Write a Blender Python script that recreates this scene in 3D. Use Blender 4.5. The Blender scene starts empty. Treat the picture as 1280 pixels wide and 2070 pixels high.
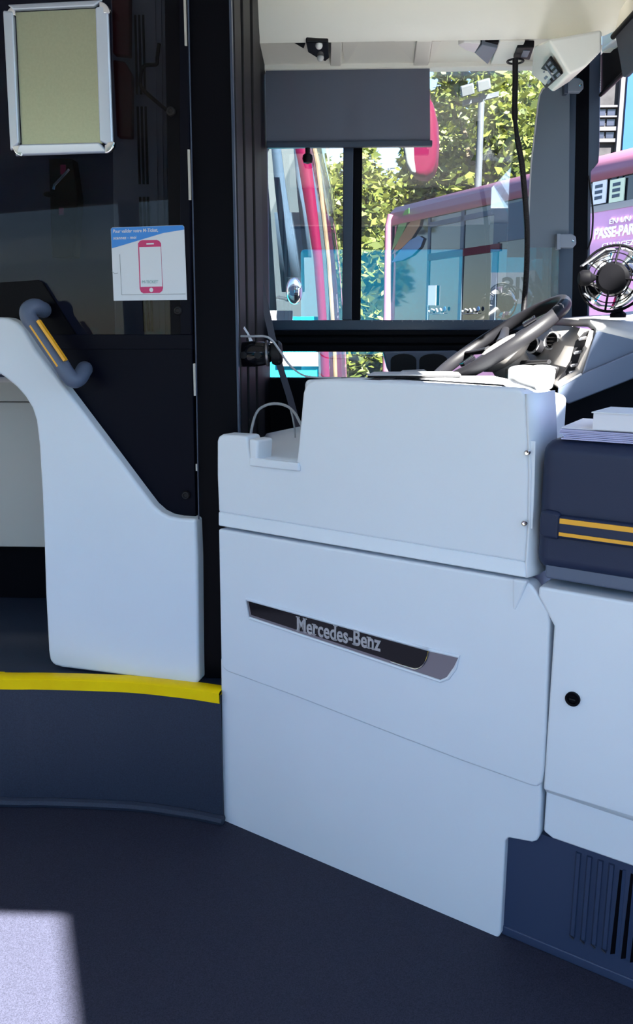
import bpy, bmesh, math, random
from mathutils import Vector, Matrix
random.seed(7)
R = math.radians
SC = bpy.context.scene
COL = SC.collection

# ------------------------------------------------------------------ camera
F_PX, CX, CY = 1650.0, 640.0, 1035.0
PITCH, YAW, CAM = R(12.31), R(2.5), Vector((0, 0, 1.3))
cam_d = bpy.data.cameras.new('camera')
cam = bpy.data.objects.new('camera', cam_d)
COL.objects.link(cam)
cam.location = CAM
cam.rotation_euler = (R(90) - PITCH, 0, YAW)
cam_d.sensor_fit = 'HORIZONTAL'
cam_d.sensor_width = 36.0
cam_d.lens = 36.0 * F_PX / 1280.0
cam_d.clip_start = 0.02
cam_d.clip_end = 300
SC.camera = cam

# ------------------------------------------------------------------ sky, sun, exposure
SUN_AZ, SUN_EL = R(-62), R(43)          # azimuth measured from +X (front of the bus)
w = bpy.data.worlds.new('world')
SC.world = w
w.use_nodes = True
nt = w.node_tree
sky = nt.nodes.new('ShaderNodeTexSky')
sky.sky_type = 'NISHITA'
sky.sun_disc = False
sky.sun_elevation = SUN_EL
sky.sun_rotation = R(90) - SUN_AZ
sky.air_density = 1.0
sky.dust_density = 0.4
sky.ozone_density = 2.5
bg = nt.nodes['Background']
bg.inputs[1].default_value = 0.60
nt.links.new(sky.outputs[0], bg.inputs[0])
sl = bpy.data.lights.new('sun', 'SUN')
sl.energy = 88.0
sl.angle = R(0.53)
sl.color = (1.0, 0.95, 0.86)
so = bpy.data.objects.new('sun', sl)
COL.objects.link(so)
sun_dir = Vector((math.cos(SUN_AZ) * math.cos(SUN_EL), math.sin(SUN_AZ) * math.cos(SUN_EL), math.sin(SUN_EL)))
so.rotation_euler = sun_dir.to_track_quat('Z', 'Y').to_euler()
so.location = (3, -6, 6)
vs = SC.view_settings
vs.view_transform = 'Standard'
vs.look = 'None'
vs.gamma = 1.0
vs.use_curve_mapping = False
vs.exposure = 0.06
SC.cycles.use_denoising = True
SC.cycles.max_bounces = 10
SC.cycles.diffuse_bounces = 6
SC.cycles.transparent_max_bounces = 24
SC.cycles.caustics_reflective = False
SC.cycles.caustics_refractive = False

# ------------------------------------------------------------------ pixel -> place helpers
def ray(px, py):
    a, v = px - CX, CY - py
    f = F_PX * math.cos(PITCH) + v * math.sin(PITCH)
    u = v * math.cos(PITCH) - F_PX * math.sin(PITCH)
    return Vector((a * math.cos(YAW) - f * math.sin(YAW), a * math.sin(YAW) + f * math.cos(YAW), u))

def hit(px, py, p, n):
    d = ray(px, py)
    return CAM + d * ((p - CAM).dot(n) / d.dot(n))

def PY(px, py, y): return hit(px, py, Vector((0, y, 0)), Vector((0, 1, 0)))
def PX(px, py, x): return hit(px, py, Vector((x, 0, 0)), Vector((1, 0, 0)))
def PZ(px, py, z): return hit(px, py, Vector((0, 0, z)), Vector((0, 0, 1)))

class Plane:
    """vertical plane through two points; t is the distance behind it, s runs along it"""
    def __init__(self, a, b):
        self.o = Vector((a.x, a.y, 0))
        self.u = Vector((b.x - a.x, b.y - a.y, 0)).normalized()
        self.n = Vector((-self.u.y, self.u.x, 0))
        if self.n.y < 0: self.n = -self.n
    def P(self, px, py, t=0.0): return hit(px, py, self.o + self.n * t, self.n)
    def W(self, s, z, t=0.0): return self.o + self.u * s + self.n * t + Vector((0, 0, z))
    def S(self, px, py, t=0.0):
        p = self.P(px, py, t)
        return (p - self.o).dot(self.u), p.z

# ------------------------------------------------------------------ materials
def S(r, g, b):
    def c(x):
        x /= 255.0
        return x / 12.92 if x <= 0.04045 else ((x + 0.055) / 1.055) ** 2.4
    return (c(r), c(g), c(b))

MATS = {}
def mat(name, col, rough=0.5, metal=0.0, spec=0.5, var=0.0, vscale=8.0, bump=0.0, bscale=300.0, coat=0.0):
    m = bpy.data.materials.new(name)
    m.use_nodes = True
    t = m.node_tree
    b = t.nodes['Principled BSDF']
    b.inputs['Base Color'].default_value = (*col, 1)
    b.inputs['Roughness'].default_value = rough
    b.inputs['Metallic'].default_value = metal
    b.inputs['Specular IOR Level'].default_value = spec
    b.inputs['Coat Weight'].default_value = coat
    if var or bump:
        tc = t.nodes.new('ShaderNodeTexCoord')
    if var:
        n = t.nodes.new('ShaderNodeTexNoise'); n.inputs['Scale'].default_value = vscale
        n.inputs['Detail'].default_value = 4
        t.links.new(tc.outputs['Object'], n.inputs['Vector'])
        r = t.nodes.new('ShaderNodeValToRGB')
        r.color_ramp.elements[0].position = 0.3; r.color_ramp.elements[1].position = 0.7
        r.color_ramp.elements[0].color = (*[max(0, c * (1 - var)) for c in col], 1)
        r.color_ramp.elements[1].color = (*[min(1, c * (1 + var)) for c in col], 1)
        t.links.new(n.outputs['Fac'], r.inputs['Fac'])
        t.links.new(r.outputs['Color'], b.inputs['Base Color'])
    if bump:
        n2 = t.nodes.new('ShaderNodeTexNoise'); n2.inputs['Scale'].default_value = bscale
        n2.inputs['Detail'].default_value = 2
        t.links.new(tc.outputs['Object'], n2.inputs['Vector'])
        bp = t.nodes.new('ShaderNodeBump'); bp.inputs['Strength'].default_value = bump
        bp.inputs['Distance'].default_value = 0.002
        t.links.new(n2.outputs['Fac'], bp.inputs['Height'])
        t.links.new(bp.outputs['Normal'], b.inputs['Normal'])
    MATS[name] = m
    return m

def glass(name, tint, ior=1.5, rough=0.0, haze=0.0, haze_col=(0.6, 0.6, 0.62)):
    m = bpy.data.materials.new(name)
    m.use_nodes = True
    t = m.node_tree
    t.nodes.remove(t.nodes['Principled BSDF'])
    out = t.nodes['Material Output']
    tr = t.nodes.new('ShaderNodeBsdfTransparent'); tr.inputs[0].default_value = (*tint, 1)
    gl = t.nodes.new('ShaderNodeBsdfGlossy'); gl.inputs['Roughness'].default_value = rough
    # Schlick reflectance that is the same from both faces of the pane
    ge = t.nodes.new('ShaderNodeNewGeometry')
    dt = t.nodes.new('ShaderNodeVectorMath'); dt.operation = 'DOT_PRODUCT'
    t.links.new(ge.outputs['Normal'], dt.inputs[0]); t.links.new(ge.outputs['Incoming'], dt.inputs[1])
    def mth(op, a, b=None):
        n = t.nodes.new('ShaderNodeMath'); n.operation = op
        for i, x in enumerate((a, b)):
            if x is None: continue
            if isinstance(x, (int, float)): n.inputs[i].default_value = x
            else: t.links.new(x, n.inputs[i])
        return n.outputs[0]
    f0 = ((ior - 1) / (ior + 1)) ** 2
    c5 = mth('POWER', mth('SUBTRACT', 1.0, mth('ABSOLUTE', dt.outputs['Value'])), 5.0)
    fac = mth('ADD', mth('MULTIPLY', c5, 1 - f0), f0)
    mx = t.nodes.new('ShaderNodeMixShader')
    t.links.new(fac, mx.inputs[0])
    last = tr
    if haze:
        df = t.nodes.new('ShaderNodeBsdfTranslucent'); df.inputs[0].default_value = (*haze_col, 1)
        mh = t.nodes.new('ShaderNodeMixShader')
        tc = t.nodes.new('ShaderNodeTexCoord')
        mp = t.nodes.new('ShaderNodeMapping'); mp.inputs['Scale'].default_value = (14, 14, 2.0)
        n = t.nodes.new('ShaderNodeTexNoise'); n.inputs['Scale'].default_value = 1.6; n.inputs['Detail'].default_value = 5
        t.links.new(tc.outputs['Object'], mp.inputs[0]); t.links.new(mp.outputs[0], n.inputs['Vector'])
        mm = t.nodes.new('ShaderNodeMapRange')
        mm.inputs[1].default_value = 0.35; mm.inputs[2].default_value = 0.75
        mm.inputs[3].default_value = haze * 0.3; mm.inputs[4].default_value = haze
        t.links.new(n.outputs['Fac'], mm.inputs[0]); t.links.new(mm.outputs[0], mh.inputs[0])
        t.links.new(tr.outputs[0], mh.inputs[1]); t.links.new(df.outputs[0], mh.inputs[2])
        last = mh
    t.links.new(last.outputs[0], mx.inputs[1])
    t.links.new(gl.outputs[0], mx.inputs[2])
    t.links.new(mx.outputs[0], out.inputs[0])
    MATS[name] = m
    return m

WHITE = mat('white_moulded_plastic', (0.70, 0.74, 0.79), 0.42, var=0.02, vscale=3, bump=0.05, bscale=900)
CREAM = mat('cream_moulded_plastic', (0.84, 0.82, 0.75), 0.5, var=0.02, vscale=3)
OFFW = mat('off_white_panel', (0.50, 0.48, 0.44), 0.55)
BLACK = mat('black_painted_steel', (0.0025, 0.0025, 0.0045), 0.45, spec=0.06)
BLACKB = mat('black_blue_laminate', (0.003, 0.0035, 0.0085), 0.45, spec=0.06)
GREYB = mat('black_anodised_profile', (0.014, 0.013, 0.014), 0.5, spec=0.15)
FRAMEB = mat('slate_window_frame', (0.035, 0.05, 0.085), 0.35)
FLOOR = mat('speckled_navy_vinyl', (0.026, 0.028, 0.046), 0.6, spec=0.15, var=0.35, vscale=420, bump=0.25, bscale=420)
RISER = mat('navy_riser_vinyl', (0.024, 0.033, 0.056), 0.52, spec=0.3, var=0.2, vscale=350, bump=0.12, bscale=420)
YEL = mat('yellow_edge_rubber', (1.0, 0.64, 0.002), 0.4, spec=0.1, var=0.08, vscale=9)
ORNG = mat('amber_grip_strip', (0.85, 0.40, 0.02), 0.45)
NAVY = mat('navy_soft_padding', (0.014, 0.023, 0.058), 0.5, spec=0.3, bump=0.12, bscale=700)
SLATE = mat('slate_blue_plastic', (0.085, 0.11, 0.17), 0.5, bump=0.05, bscale=600)
KICK = mat('navy_kick_plastic', (0.025, 0.042, 0.092), 0.5, bump=0.1, bscale=500)
DASHG = mat('grey_dash_plastic', (0.19, 0.18, 0.175), 0.55, bump=0.05, bscale=700)
DASHT = mat('pale_dash_top', (0.42, 0.42, 0.44), 0.6, bump=0.05, bscale=700)
RUBBER = mat('black_rubber', (0.006, 0.006, 0.008), 0.5, spec=0.2)
LEATH = mat('dark_wheel_leather', (0.008, 0.008, 0.010), 0.42, spec=0.15, bump=0.1, bscale=500)
GLOSSB = mat('gloss_black_plate', (0.004, 0.004, 0.006), 0.08, spec=0.25)
SILVER = mat('brushed_silver', (0.22, 0.22, 0.24), 0.3, metal=0.9)
CHROME = mat('chrome', (0.85, 0.85, 0.87), 0.08, metal=1.0)
LETTER = mat('satin_steel_letters', (0.42, 0.43, 0.44), 0.4, metal=0.6)
ALU = mat('anodised_aluminium', (0.60, 0.66, 0.76), 0.38, metal=0.55)
BACKING = mat('silver_backing_sheet', (0.40, 0.42, 0.30), 0.34, metal=0.75, var=0.04, vscale=160)
CARDW = mat('white_print', (0.66, 0.69, 0.74), 0.4)
CARDB = mat('blue_print', S(30, 128, 212), 0.4)
CARDP = mat('magenta_print', S(196, 14, 100), 0.4)
CARDG = mat('mint_print', S(120, 170, 165), 0.5)
GREYPL = mat('grey_bracket_plastic', (0.16, 0.19, 0.25), 0.45)
GREYC = mat('grey_cable', (0.30, 0.31, 0.33), 0.5)
BLIND = mat('slate_blind_cloth', (0.040, 0.046, 0.068), 0.8, var=0.05, vscale=400, bump=0.2, bscale=900)
SCREEN = mat('perforated_screen_cloth', (0.115, 0.125, 0.17), 0.8, bump=0.2, bscale=900)
_t = SCREEN.node_tree
_tr = _t.nodes.new('ShaderNodeBsdfTransparent'); _mx = _t.nodes.new('ShaderNodeMixShader'); _mx.inputs[0].default_value = 0.945
_t.links.new(_tr.outputs[0], _mx.inputs[1]); _t.links.new(_t.nodes['Principled BSDF'].outputs[0], _mx.inputs[2])
_t.links.new(_mx.outputs[0], _t.nodes['Material Output'].inputs[0])
MATTE = mat('matt_black_plastic', (0.002, 0.002, 0.003), 0.6, spec=0.05)
PLEAT = mat('black_pleated_cloth', (0.03, 0.03, 0.035), 0.4, spec=0.5)
BELT = mat('grey_belt_webbing', (0.10, 0.10, 0.13), 0.7, bump=0.2, bscale=900)
PAPER = mat('paper', (0.72, 0.72, 0.78), 0.7)
PAPERB = mat('lilac_leaflet', (0.42, 0.43, 0.66), 0.55)
REDPR = mat('red_print', (0.5, 0.05, 0.07), 0.6)
DKRED = mat('dark_red_plastic', (0.22, 0.012, 0.018), 0.5)
PANELG = mat('grey_cabinet_paint', (0.55, 0.57, 0.60), 0.5, var=0.08, vscale=5)
PANELD = mat('dark_blue_panel', (0.08, 0.10, 0.17), 0.5, var=0.1, vscale=4)
PINK = mat('magenta_bus_paint', (0.05, 0.0006, 0.013), 0.4, spec=0.05)
PINKL = mat('pale_pink_vinyl', (0.62, 0.33, 0.55), 0.5, var=0.12, vscale=1.5, spec=0.05)
PINKE = mat('highlit_pink_paint', (0.22, 0.09, 0.14), 0.3, spec=0.05)  # magenta made paler to carry the roof-edge highlight
WHITEP = mat('white_bus_paint', (0.24, 0.25, 0.27), 0.3, spec=0.05)
TURQ = mat('turquoise_bus_paint', (0.01, 0.58, 0.80), 0.35)
BUSGL = mat('dark_bus_glass', (0.010, 0.011, 0.018), 0.08, spec=0.5, var=0.35, vscale=1.2)
BUSGR = mat('grey_bus_interior', (0.08, 0.09, 0.095), 0.7, spec=0.05)
BLUEGR = mat('blue_grey_pillar', (0.07, 0.095, 0.13), 0.5, spec=0.05)
LEAFG = mat('green_vinyl_leaf', tuple(c * .35 for c in S(95, 175, 90)), 0.4)
LEAFO = mat('orange_vinyl_leaf', tuple(c * .35 for c in S(185, 115, 70)), 0.4)
LEAFB = mat('blue_vinyl_leaf', tuple(c * .35 for c in S(45, 120, 200)), 0.4)
ASPH = mat('pale_asphalt', (0.095, 0.094, 0.09), 0.9, var=0.15, vscale=3, bump=0.3, bscale=60, spec=0.05)
BARK = mat('bark', (0.10, 0.075, 0.05), 0.9, var=0.3, vscale=12, spec=0.05)
BLUEB = mat('blue_cladding', (0.009, 0.034, 0.11), 0.5, var=0.05, vscale=2, spec=0.05)
STONE = mat('grey_facade', (0.024, 0.024, 0.027), 0.8, var=0.3, vscale=2.5, spec=0.05)
CONC = mat('pale_band', (0.055, 0.055, 0.065), 0.7, spec=0.05)
POLE = mat('galvanised_pole', (0.045, 0.052, 0.065), 0.6, spec=0.2)
LAMPW = mat('lamp_lens', (0.8, 0.8, 0.78), 0.2)
FLOODL = mat('floodlight_lens', (0.045, 0.05, 0.055), 0.4, spec=0.1)
SIGNW = mat('sign_band', (0.85, 0.87, 0.88), 0.4)
SIGNL = mat('sign_letter', (0.05, 0.06, 0.08), 0.4)
NOTE = mat('pale_green_notice', (0.62, 0.70, 0.52), 0.6)
GLASS = glass('clear_glass', (0.93, 0.95, 0.95), 2.4, haze=0.012)
WSGLASS = glass('windscreen_glass', (0.93, 0.95, 0.95), 1.5)
DGLASS = glass('smoked_partition_glass', (0.50, 0.51, 0.56), 1.22)
ACRYL = glass('clear_acrylic', (0.90, 0.92, 0.94), 1.4, haze=0.05)
TINT = mat('grey_tinted_film', (0.10, 0.125, 0.165), 0.45)
CGLASS = glass('coach_glass', (0.62, 0.68, 0.72), 1.6)

def leafmat(name, c1, c2):
    m = bpy.data.materials.new(name)
    m.use_nodes = True
    t = m.node_tree
    b = t.nodes['Principled BSDF']
    g = t.nodes.new('ShaderNodeNewGeometry')
    r = t.nodes.new('ShaderNodeValToRGB')
    r.color_ramp.elements[0].color = (*c1, 1); r.color_ramp.elements[1].color = (*c2, 1)
    t.links.new(g.outputs['Random Per Island'], r.inputs['Fac'])
    t.links.new(r.outputs['Color'], b.inputs['Base Color'])
    b.inputs['Roughness'].default_value = 0.6
    tl = t.nodes.new('ShaderNodeBsdfTranslucent')
    t.links.new(r.outputs['Color'], tl.inputs[0])
    mx = t.nodes.new('ShaderNodeMixShader'); mx.inputs[0].default_value = 0.35
    t.links.new(b.outputs[0], mx.inputs[1]); t.links.new(tl.outputs[0], mx.inputs[2])
    t.links.new(mx.outputs[0], t.nodes['Material Output'].inputs[0])
    return m
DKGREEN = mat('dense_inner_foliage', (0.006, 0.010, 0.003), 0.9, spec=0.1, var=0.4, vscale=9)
LEAVES = leafmat('sunlit_leaves', (0.035, 0.055, 0.006), (0.15, 0.17, 0.025))

# ------------------------------------------------------------------ mesh builder
class MB:
    def __init__(self): self.v = []; self.f = []
    def add(self, vs, fs):
        o = len(self.v)
        self.v += [Vector(p) for p in vs]
        self.f += [tuple(i + o for i in f) for f in fs]
        return self
    def poly(self, pts): return self.add(pts, [tuple(range(len(pts)))])
    def prism(self, pts, vec):
        n = len(pts); vec = Vector(vec)
        vs_ = [Vector(p) for p in pts] + [Vector(p) + vec for p in pts]
        fs = [tuple(range(n)), tuple(range(2 * n - 1, n - 1, -1))]
        fs += [(i, i + n, (i + 1) % n + n, (i + 1) % n) for i in range(n)]
        return self.add(vs_, fs)
    def bridge(self, a, b):
        n = len(a)
        fs = [tuple(range(n)), tuple(range(2 * n - 1, n - 1, -1))]
        fs += [(i, i + n, (i + 1) % n + n, (i + 1) % n) for i in range(n)]
        return self.add(list(a) + list(b), fs)
    def box(self, a, b):
        x0, y0, z0 = a; x1, y1, z1 = b
        return self.prism([(x0, y0, z0), (x1, y0, z0), (x1, y1, z0), (x0, y1, z0)], (0, 0, z1 - z0))
    def obox(self, c, ax, ay, az):
        c, ax, ay, az = map(Vector, (c, ax, ay, az))
        p = c - (ax + ay + az) / 2
        return self.prism([p, p + ax, p + ax + ay, p + ay], az)
    def tube(self, path, r, n=10, caps=True, flat=1.0):
        P = [Vector(p) for p in path]; m = len(P)
        rs = r if isinstance(r, (list, tuple)) else [r] * m
        tans = []
        for i in range(m):
            d = P[min(i + 1, m - 1)] - P[max(i - 1, 0)]
            tans.append(d.normalized())
        up = Vector((0, 0, 1)) if abs(tans[0].z) < 0.9 else Vector((0, 1, 0))
        a = tans[0].cross(up).normalized()
        vs_ = []
        for i in range(m):
            a = (a - tans[i] * a.dot(tans[i])).normalized()
            b = tans[i].cross(a)
            for k in range(n):
                th = 2 * math.pi * k / n
                vs_.append(P[i] + a * (math.cos(th) * rs[i]) + b * (math.sin(th) * rs[i] * flat))
        fs = [(i * n + k, i * n + (k + 1) % n, (i + 1) * n + (k + 1) % n, (i + 1) * n + k) for i in range(m - 1) for k in range(n)]
        if caps:
            fs += [tuple(range(n)), tuple(range((m - 1) * n, m * n))]
        return self.add(vs_, fs)
    def cyl(self, a, b, r, n=20): return self.tube([a, b], r, n)
    def lathe(self, o, axis, prof, n=24):
        o = Vector(o); ax = Vector(axis).normalized()
        up = Vector((0, 0, 1)) if abs(ax.z) < 0.9 else Vector((1, 0, 0))
        a = ax.cross(up).normalized(); b = ax.cross(a)
        vs_ = []
        for r, h in prof:
            for k in range(n):
                th = 2 * math.pi * k / n
                vs_.append(o + ax * h + (a * math.cos(th) + b * math.sin(th)) * max(r, 1e-5))
        m = len(prof)
        fs = [(i * n + k, i * n + (k + 1) % n, (i + 1) * n + (k + 1) % n, (i + 1) * n + k) for i in range(m - 1) for k in range(n)]
        fs += [tuple(range(n)), tuple(range((m - 1) * n, m * n))]
        return self.add(vs_, fs)
    def torus(self, c, nrm, R_, r, n=64, m=14, a0=0, a1=2 * math.pi, flat=1.0):
        c = Vector(c); ax = Vector(nrm).normalized()
        up = Vector((0, 1, 0)) if abs(ax.y) < 0.9 else Vector((1, 0, 0))
        a = ax.cross(up).normalized(); b = ax.cross(a)
        vs_ = []
        for i in range(n):
            th = a0 + (a1 - a0) * i / n
            d = a * math.cos(th) + b * math.sin(th)
            for k in range(m):
                ph = 2 * math.pi * k / m
                vs_.append(c + d * (R_ + r * math.cos(ph)) + ax * (r * flat * math.sin(ph)))
        fs = [(i * m + k, i * m + (k + 1) % m, ((i + 1) % n) * m + (k + 1) % m, ((i + 1) % n) * m + k) for i in range(n) for k in range(m)]
        return self.add(vs_, fs)
    def grid(self, rows):
        m = len(rows[0])
        vs_ = [p for r in rows for p in r]
        fs = [(i * m + k, i * m + k + 1, (i + 1) * m + k + 1, (i + 1) * m + k) for i in range(len(rows) - 1) for k in range(m - 1)]
        return self.add(vs_, fs)
    def ell(self, c, rx, ry, rz, n=20, m=12):
        vs_ = []; c = Vector(c)
        for i in range(m + 1):
            ph = math.pi * i / m - math.pi / 2
            for k in range(n):
                th = 2 * math.pi * k / n
                vs_.append(c + Vector((rx * math.cos(ph) * math.cos(th), ry * math.cos(ph) * math.sin(th), rz * math.sin(ph))))
        fs = [(i * n + k, i * n + (k + 1) % n, (i + 1) * n + (k + 1) % n, (i + 1) * n + k) for i in range(m) for k in range(n)]
        return self.add(vs_, fs)
    def build(self, name, m, parent=None, bevel=0.0, seg=2, smooth=False, thick=0.0, subsurf=0, angle=35):
        me = bpy.data.meshes.new(name)
        if parent is not None: org = parent['_org'] if '_org' in parent else parent.location
        else:
            xs = [p.x for p in self.v]; ys = [p.y for p in self.v]; zs = [p.z for p in self.v]
            org = ((min(xs) + max(xs)) / 2, (min(ys) + max(ys)) / 2, min(zs))
        org = Vector(org)
        me.from_pydata([p - org for p in self.v], [], self.f)
        bm = bmesh.new(); bm.from_mesh(me)
        bmesh.ops.remove_doubles(bm, verts=bm.verts, dist=1e-6)
        bmesh.ops.recalc_face_normals(bm, faces=bm.faces)
        bm.to_mesh(me); bm.free()
        me.materials.append(m)
        o = bpy.data.objects.new(name, me)
        COL.objects.link(o)
        if parent is None: o.location = org
        else: o.parent = parent
        o['_org'] = tuple(org)
        if thick:
            k = o.modifiers.new('solid', 'SOLIDIFY'); k.thickness = thick; k.offset = 0
        if bevel:
            k = o.modifiers.new('bevel', 'BEVEL'); k.width = bevel; k.segments = seg; k.limit_method = 'ANGLE'
            k.angle_limit = R(angle); k.harden_normals = False
        if subsurf:
            k = o.modifiers.new('sub', 'SUBSURF'); k.levels = subsurf; k.render_levels = subsurf
        if smooth or bevel or subsurf:
            for p in me.polygons: p.use_smooth = True
            if not subsurf:
                me.set_sharp_from_angle(angle=R(40))
                if bevel:
                    k = o.modifiers.new('wn', 'WEIGHTED_NORMAL'); k.keep_sharp = False
        return o

def tag(o, label, cat, group=None, kind=None):
    o['label'] = label; o['category'] = cat
    if group: o['group'] = group
    if kind: o['kind'] = kind
    return o

def thing(name, label, cat, loc, group=None):
    o = bpy.data.objects.new(name, None); COL.objects.link(o)
    o.location = Vector(loc); o['_org'] = tuple(loc); o.empty_display_size = 0.1
    return tag(o, label, cat, group)

def struct(o, label=None, cat=None):
    o['kind'] = 'structure'
    if label: o['label'] = label
    if cat: o['category'] = cat
    return o

def sroot(name, loc, label=None, cat=None):
    o = bpy.data.objects.new(name, None); COL.objects.link(o)
    o.location = Vector(loc); o['_org'] = tuple(loc)
    return struct(o, label, cat)

def text(name, s, size, origin, xd, yd, m, parent, extrude=0.0005, bold=0.0, width=None, shear=0.0, spacing=1.0):
    c = bpy.data.curves.new(name, 'FONT'); c.body = s; c.size = size; c.extrude = extrude; c.offset = bold
    c.shear = shear; c.space_character = spacing; c.resolution_u = 3
    to = bpy.data.objects.new(name, c)
    COL.objects.link(to)
    bpy.context.view_layer.update()
    me = bpy.data.meshes.new_from_object(to)
    bpy.data.objects.remove(to)
    xs = [v.co.x for v in me.vertices]
    k = (width / (max(xs) - min(xs))) if width else 1.0
    x0 = min(xs)
    xd = Vector(xd).normalized(); yd = Vector(yd).normalized(); zd = xd.cross(yd)
    org = Vector(parent['_org'])
    for v in me.vertices:
        v.co = Vector(origin) - org + xd * ((v.co.x - x0) * k) + yd * v.co.y + zd * v.co.z
    me.materials.clear(); me.materials.append(m)
    me.name = name
    o = bpy.data.objects.new(name, me); COL.objects.link(o); o.parent = parent; o['_org'] = tuple(org)
    return o

def smooth_path(pts, k=6):
    P = [Vector(p) for p in pts]; out = []
    for i in range(len(P) - 1):
        p0 = P[max(i - 1, 0)]; p1 = P[i]; p2 = P[i + 1]; p3 = P[min(i + 2, len(P) - 1)]
        for j in range(k):
            t = j / k
            out.append(0.5 * ((2 * p1) + (p2 - p0) * t + (2 * p0 - 5 * p1 + 4 * p2 - p3) * t * t + (3 * p1 - p0 - 3 * p2 + p3) * t ** 3))
    out.append(P[-1])
    return out

Z = Vector((0, 0, 1))
YW = 2.95                    # inner face of the driver-side wall
YR = -0.28                   # inner face of the entrance-side wall
ZP = 0.378                   # podium height
DOOR = Plane(PZ(450, 1660, 0), PZ(1005, 1897, 0))

# ================================================================== SETTING
# ---- floor
b = MB(); b.box((-7.2, YR - 0.1, -0.12), (1.85, YW + 0.05, 0.0))
struct(b.build('floor', FLOOR), 'speckled dark navy vinyl floor of the bus', 'floor')
# ---- podium (raised driver platform) with riser
edge = [PZ(x, y, 0) for x, y in ((0, 1627), (90, 1628), (180, 1631), (260, 1635), (310, 1640), (350, 1646), (400, 1654), (452, 1665))]
edge = [Vector((-7.0, edge[0].y + 0.02, 0)), Vector((-1.6, edge[0].y + 0.01, 0))] + edge
edge = smooth_path(edge, 4)
pod = edge + [Vector((edge[-1].x + 0.02, YW, 0)), Vector((-7.0, YW, 0))]
pr = sroot('podium', (-2, 2.5, 0), 'raised navy driver platform with a vinyl riser', 'platform')
b = MB(); b.prism(pod, (0, 0, ZP - 0.003)); b.build('riser', RISER, pr)
b = MB(); b.tube([p + Vector((0, -0.004, 0.012)) for p in edge], 0.014, 8); b.build('baseboard', RISER, pr, smooth=True)
# yellow nosing
b = MB()
prof = [(-0.006, -0.024), (-0.006, 0.004), (0.0, 0.008), (0.03, 0.006), (0.046, 0.003), (0.046, -0.003), (0.0, -0.003), (0.0, -0.024)]
rings = []
for i, p in enumerate(edge):
    d = (edge[min(i + 1, len(edge) - 1)] - edge[max(i - 1, 0)]).normalized()
    nn = Vector((-d.y, d.x, 0))
    rings.append([p + nn * a + Z * (ZP + h) for a, h in prof])
for i in range(len(rings) - 1):
    for k in range(len(prof)):
        k2 = (k + 1) % len(prof)
        b.poly([rings[i][k], rings[i][k2], rings[i + 1][k2], rings[i + 1][k]])
b.build('step_nosing', YEL, pr, smooth=True)

# ---- shell: roof, far walls, entrance side (behind the photographer)
b = MB(); b.prism([(-7.2, YR - .1, 2.32), (.98, YR - .1, 2.32), (.98, .60, 2.32), (.72, .70, 2.32), (.72, 1.5, 2.32), (.98, 1.7, 2.32), (.98, 2.56, 2.32), (-7.2, 2.56, 2.32)], (0, 0, .1)); struct(b.build('ceiling', CREAM))  # front edge notched out of view so the sun reaches the counter
b = MB(); b.box((-7.2, YR - 0.1, 0), (-7.1, YW + 0.05, 2.4)); struct(b.build('wall_rear', OFFW))
# entrance-side wall with the open doorway and windows (outside the frame)
wr = sroot('wall_right', (0, YR, 0))
b = MB()
b.box((-7.2, YR - 0.08, 0), (-1.15, YR, 0.85))
b.build('lower_panel', OFFW, wr)
b = MB(); b.box((-7.2, YR - 0.08, 2.07), (0.98, YR, 2.34)); b.build('header', OFFW, wr)
for x in (-7.15, -5.6, -4.0, -2.5, -1.2):
    b = MB(); b.box((x, YR - 0.07, 0.85), (x + 0.1, YR, 2.07)); b.build('pillar', BLACK, wr)
b = MB(); b.box((0.80, YR - 0.07, 0), (0.98, YR, 2.07)); b.build('door_post', BLACK, wr)
for xa, xb in ((-7.05, -5.6), (-5.5, -4.0), (-3.9, -2.5), (-2.4, -1.2)):
    b = MB(); b.box((xa, YR - 0.05, 0.85), (xb, YR - 0.045, 2.07)); b.build('pane', WSGLASS, wr)
# driver-side wall behind the partition (rearwards)
wl = sroot('wall_left', (-3, YW, 0))
b = MB(); b.box((-7.2, YW, 0), (-0.3, YW + 0.08, 1.0)); b.build('lower_panel', OFFW, wl)
b = MB(); b.box((-7.2, YW, 2.1), (-0.3, YW + 0.08, 2.4)); b.build('header', OFFW, wl)
for x in (-7.1, -5.5, -3.9, -2.4):
    b = MB(); b.box((x, YW, 1.0), (x + 0.12, YW + 0.08, 2.1)); b.build('pillar', BLACK, wl)
b = MB(); b.box((-2.3, YW, 1.0), (-0.3, YW + 0.06, 2.1)); b.build('blanking_panel', PANELD, wl)
for xa, xb in ((-6.98, -5.5), (-5.38, -3.9), (-3.78, -2.4)):
    b = MB(); b.box((xa, YW + 0.03, 1.0), (xb, YW + 0.035, 2.1)); b.build('pane', WSGLASS, wl)
# cab wall under the driver's window
b = MB(); b.box((-0.3, YW, 0), (1.05, YW + 0.07, PY(600, 764, YW).z)); b.build('cab_lower_panel', BLACK, wl)

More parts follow.
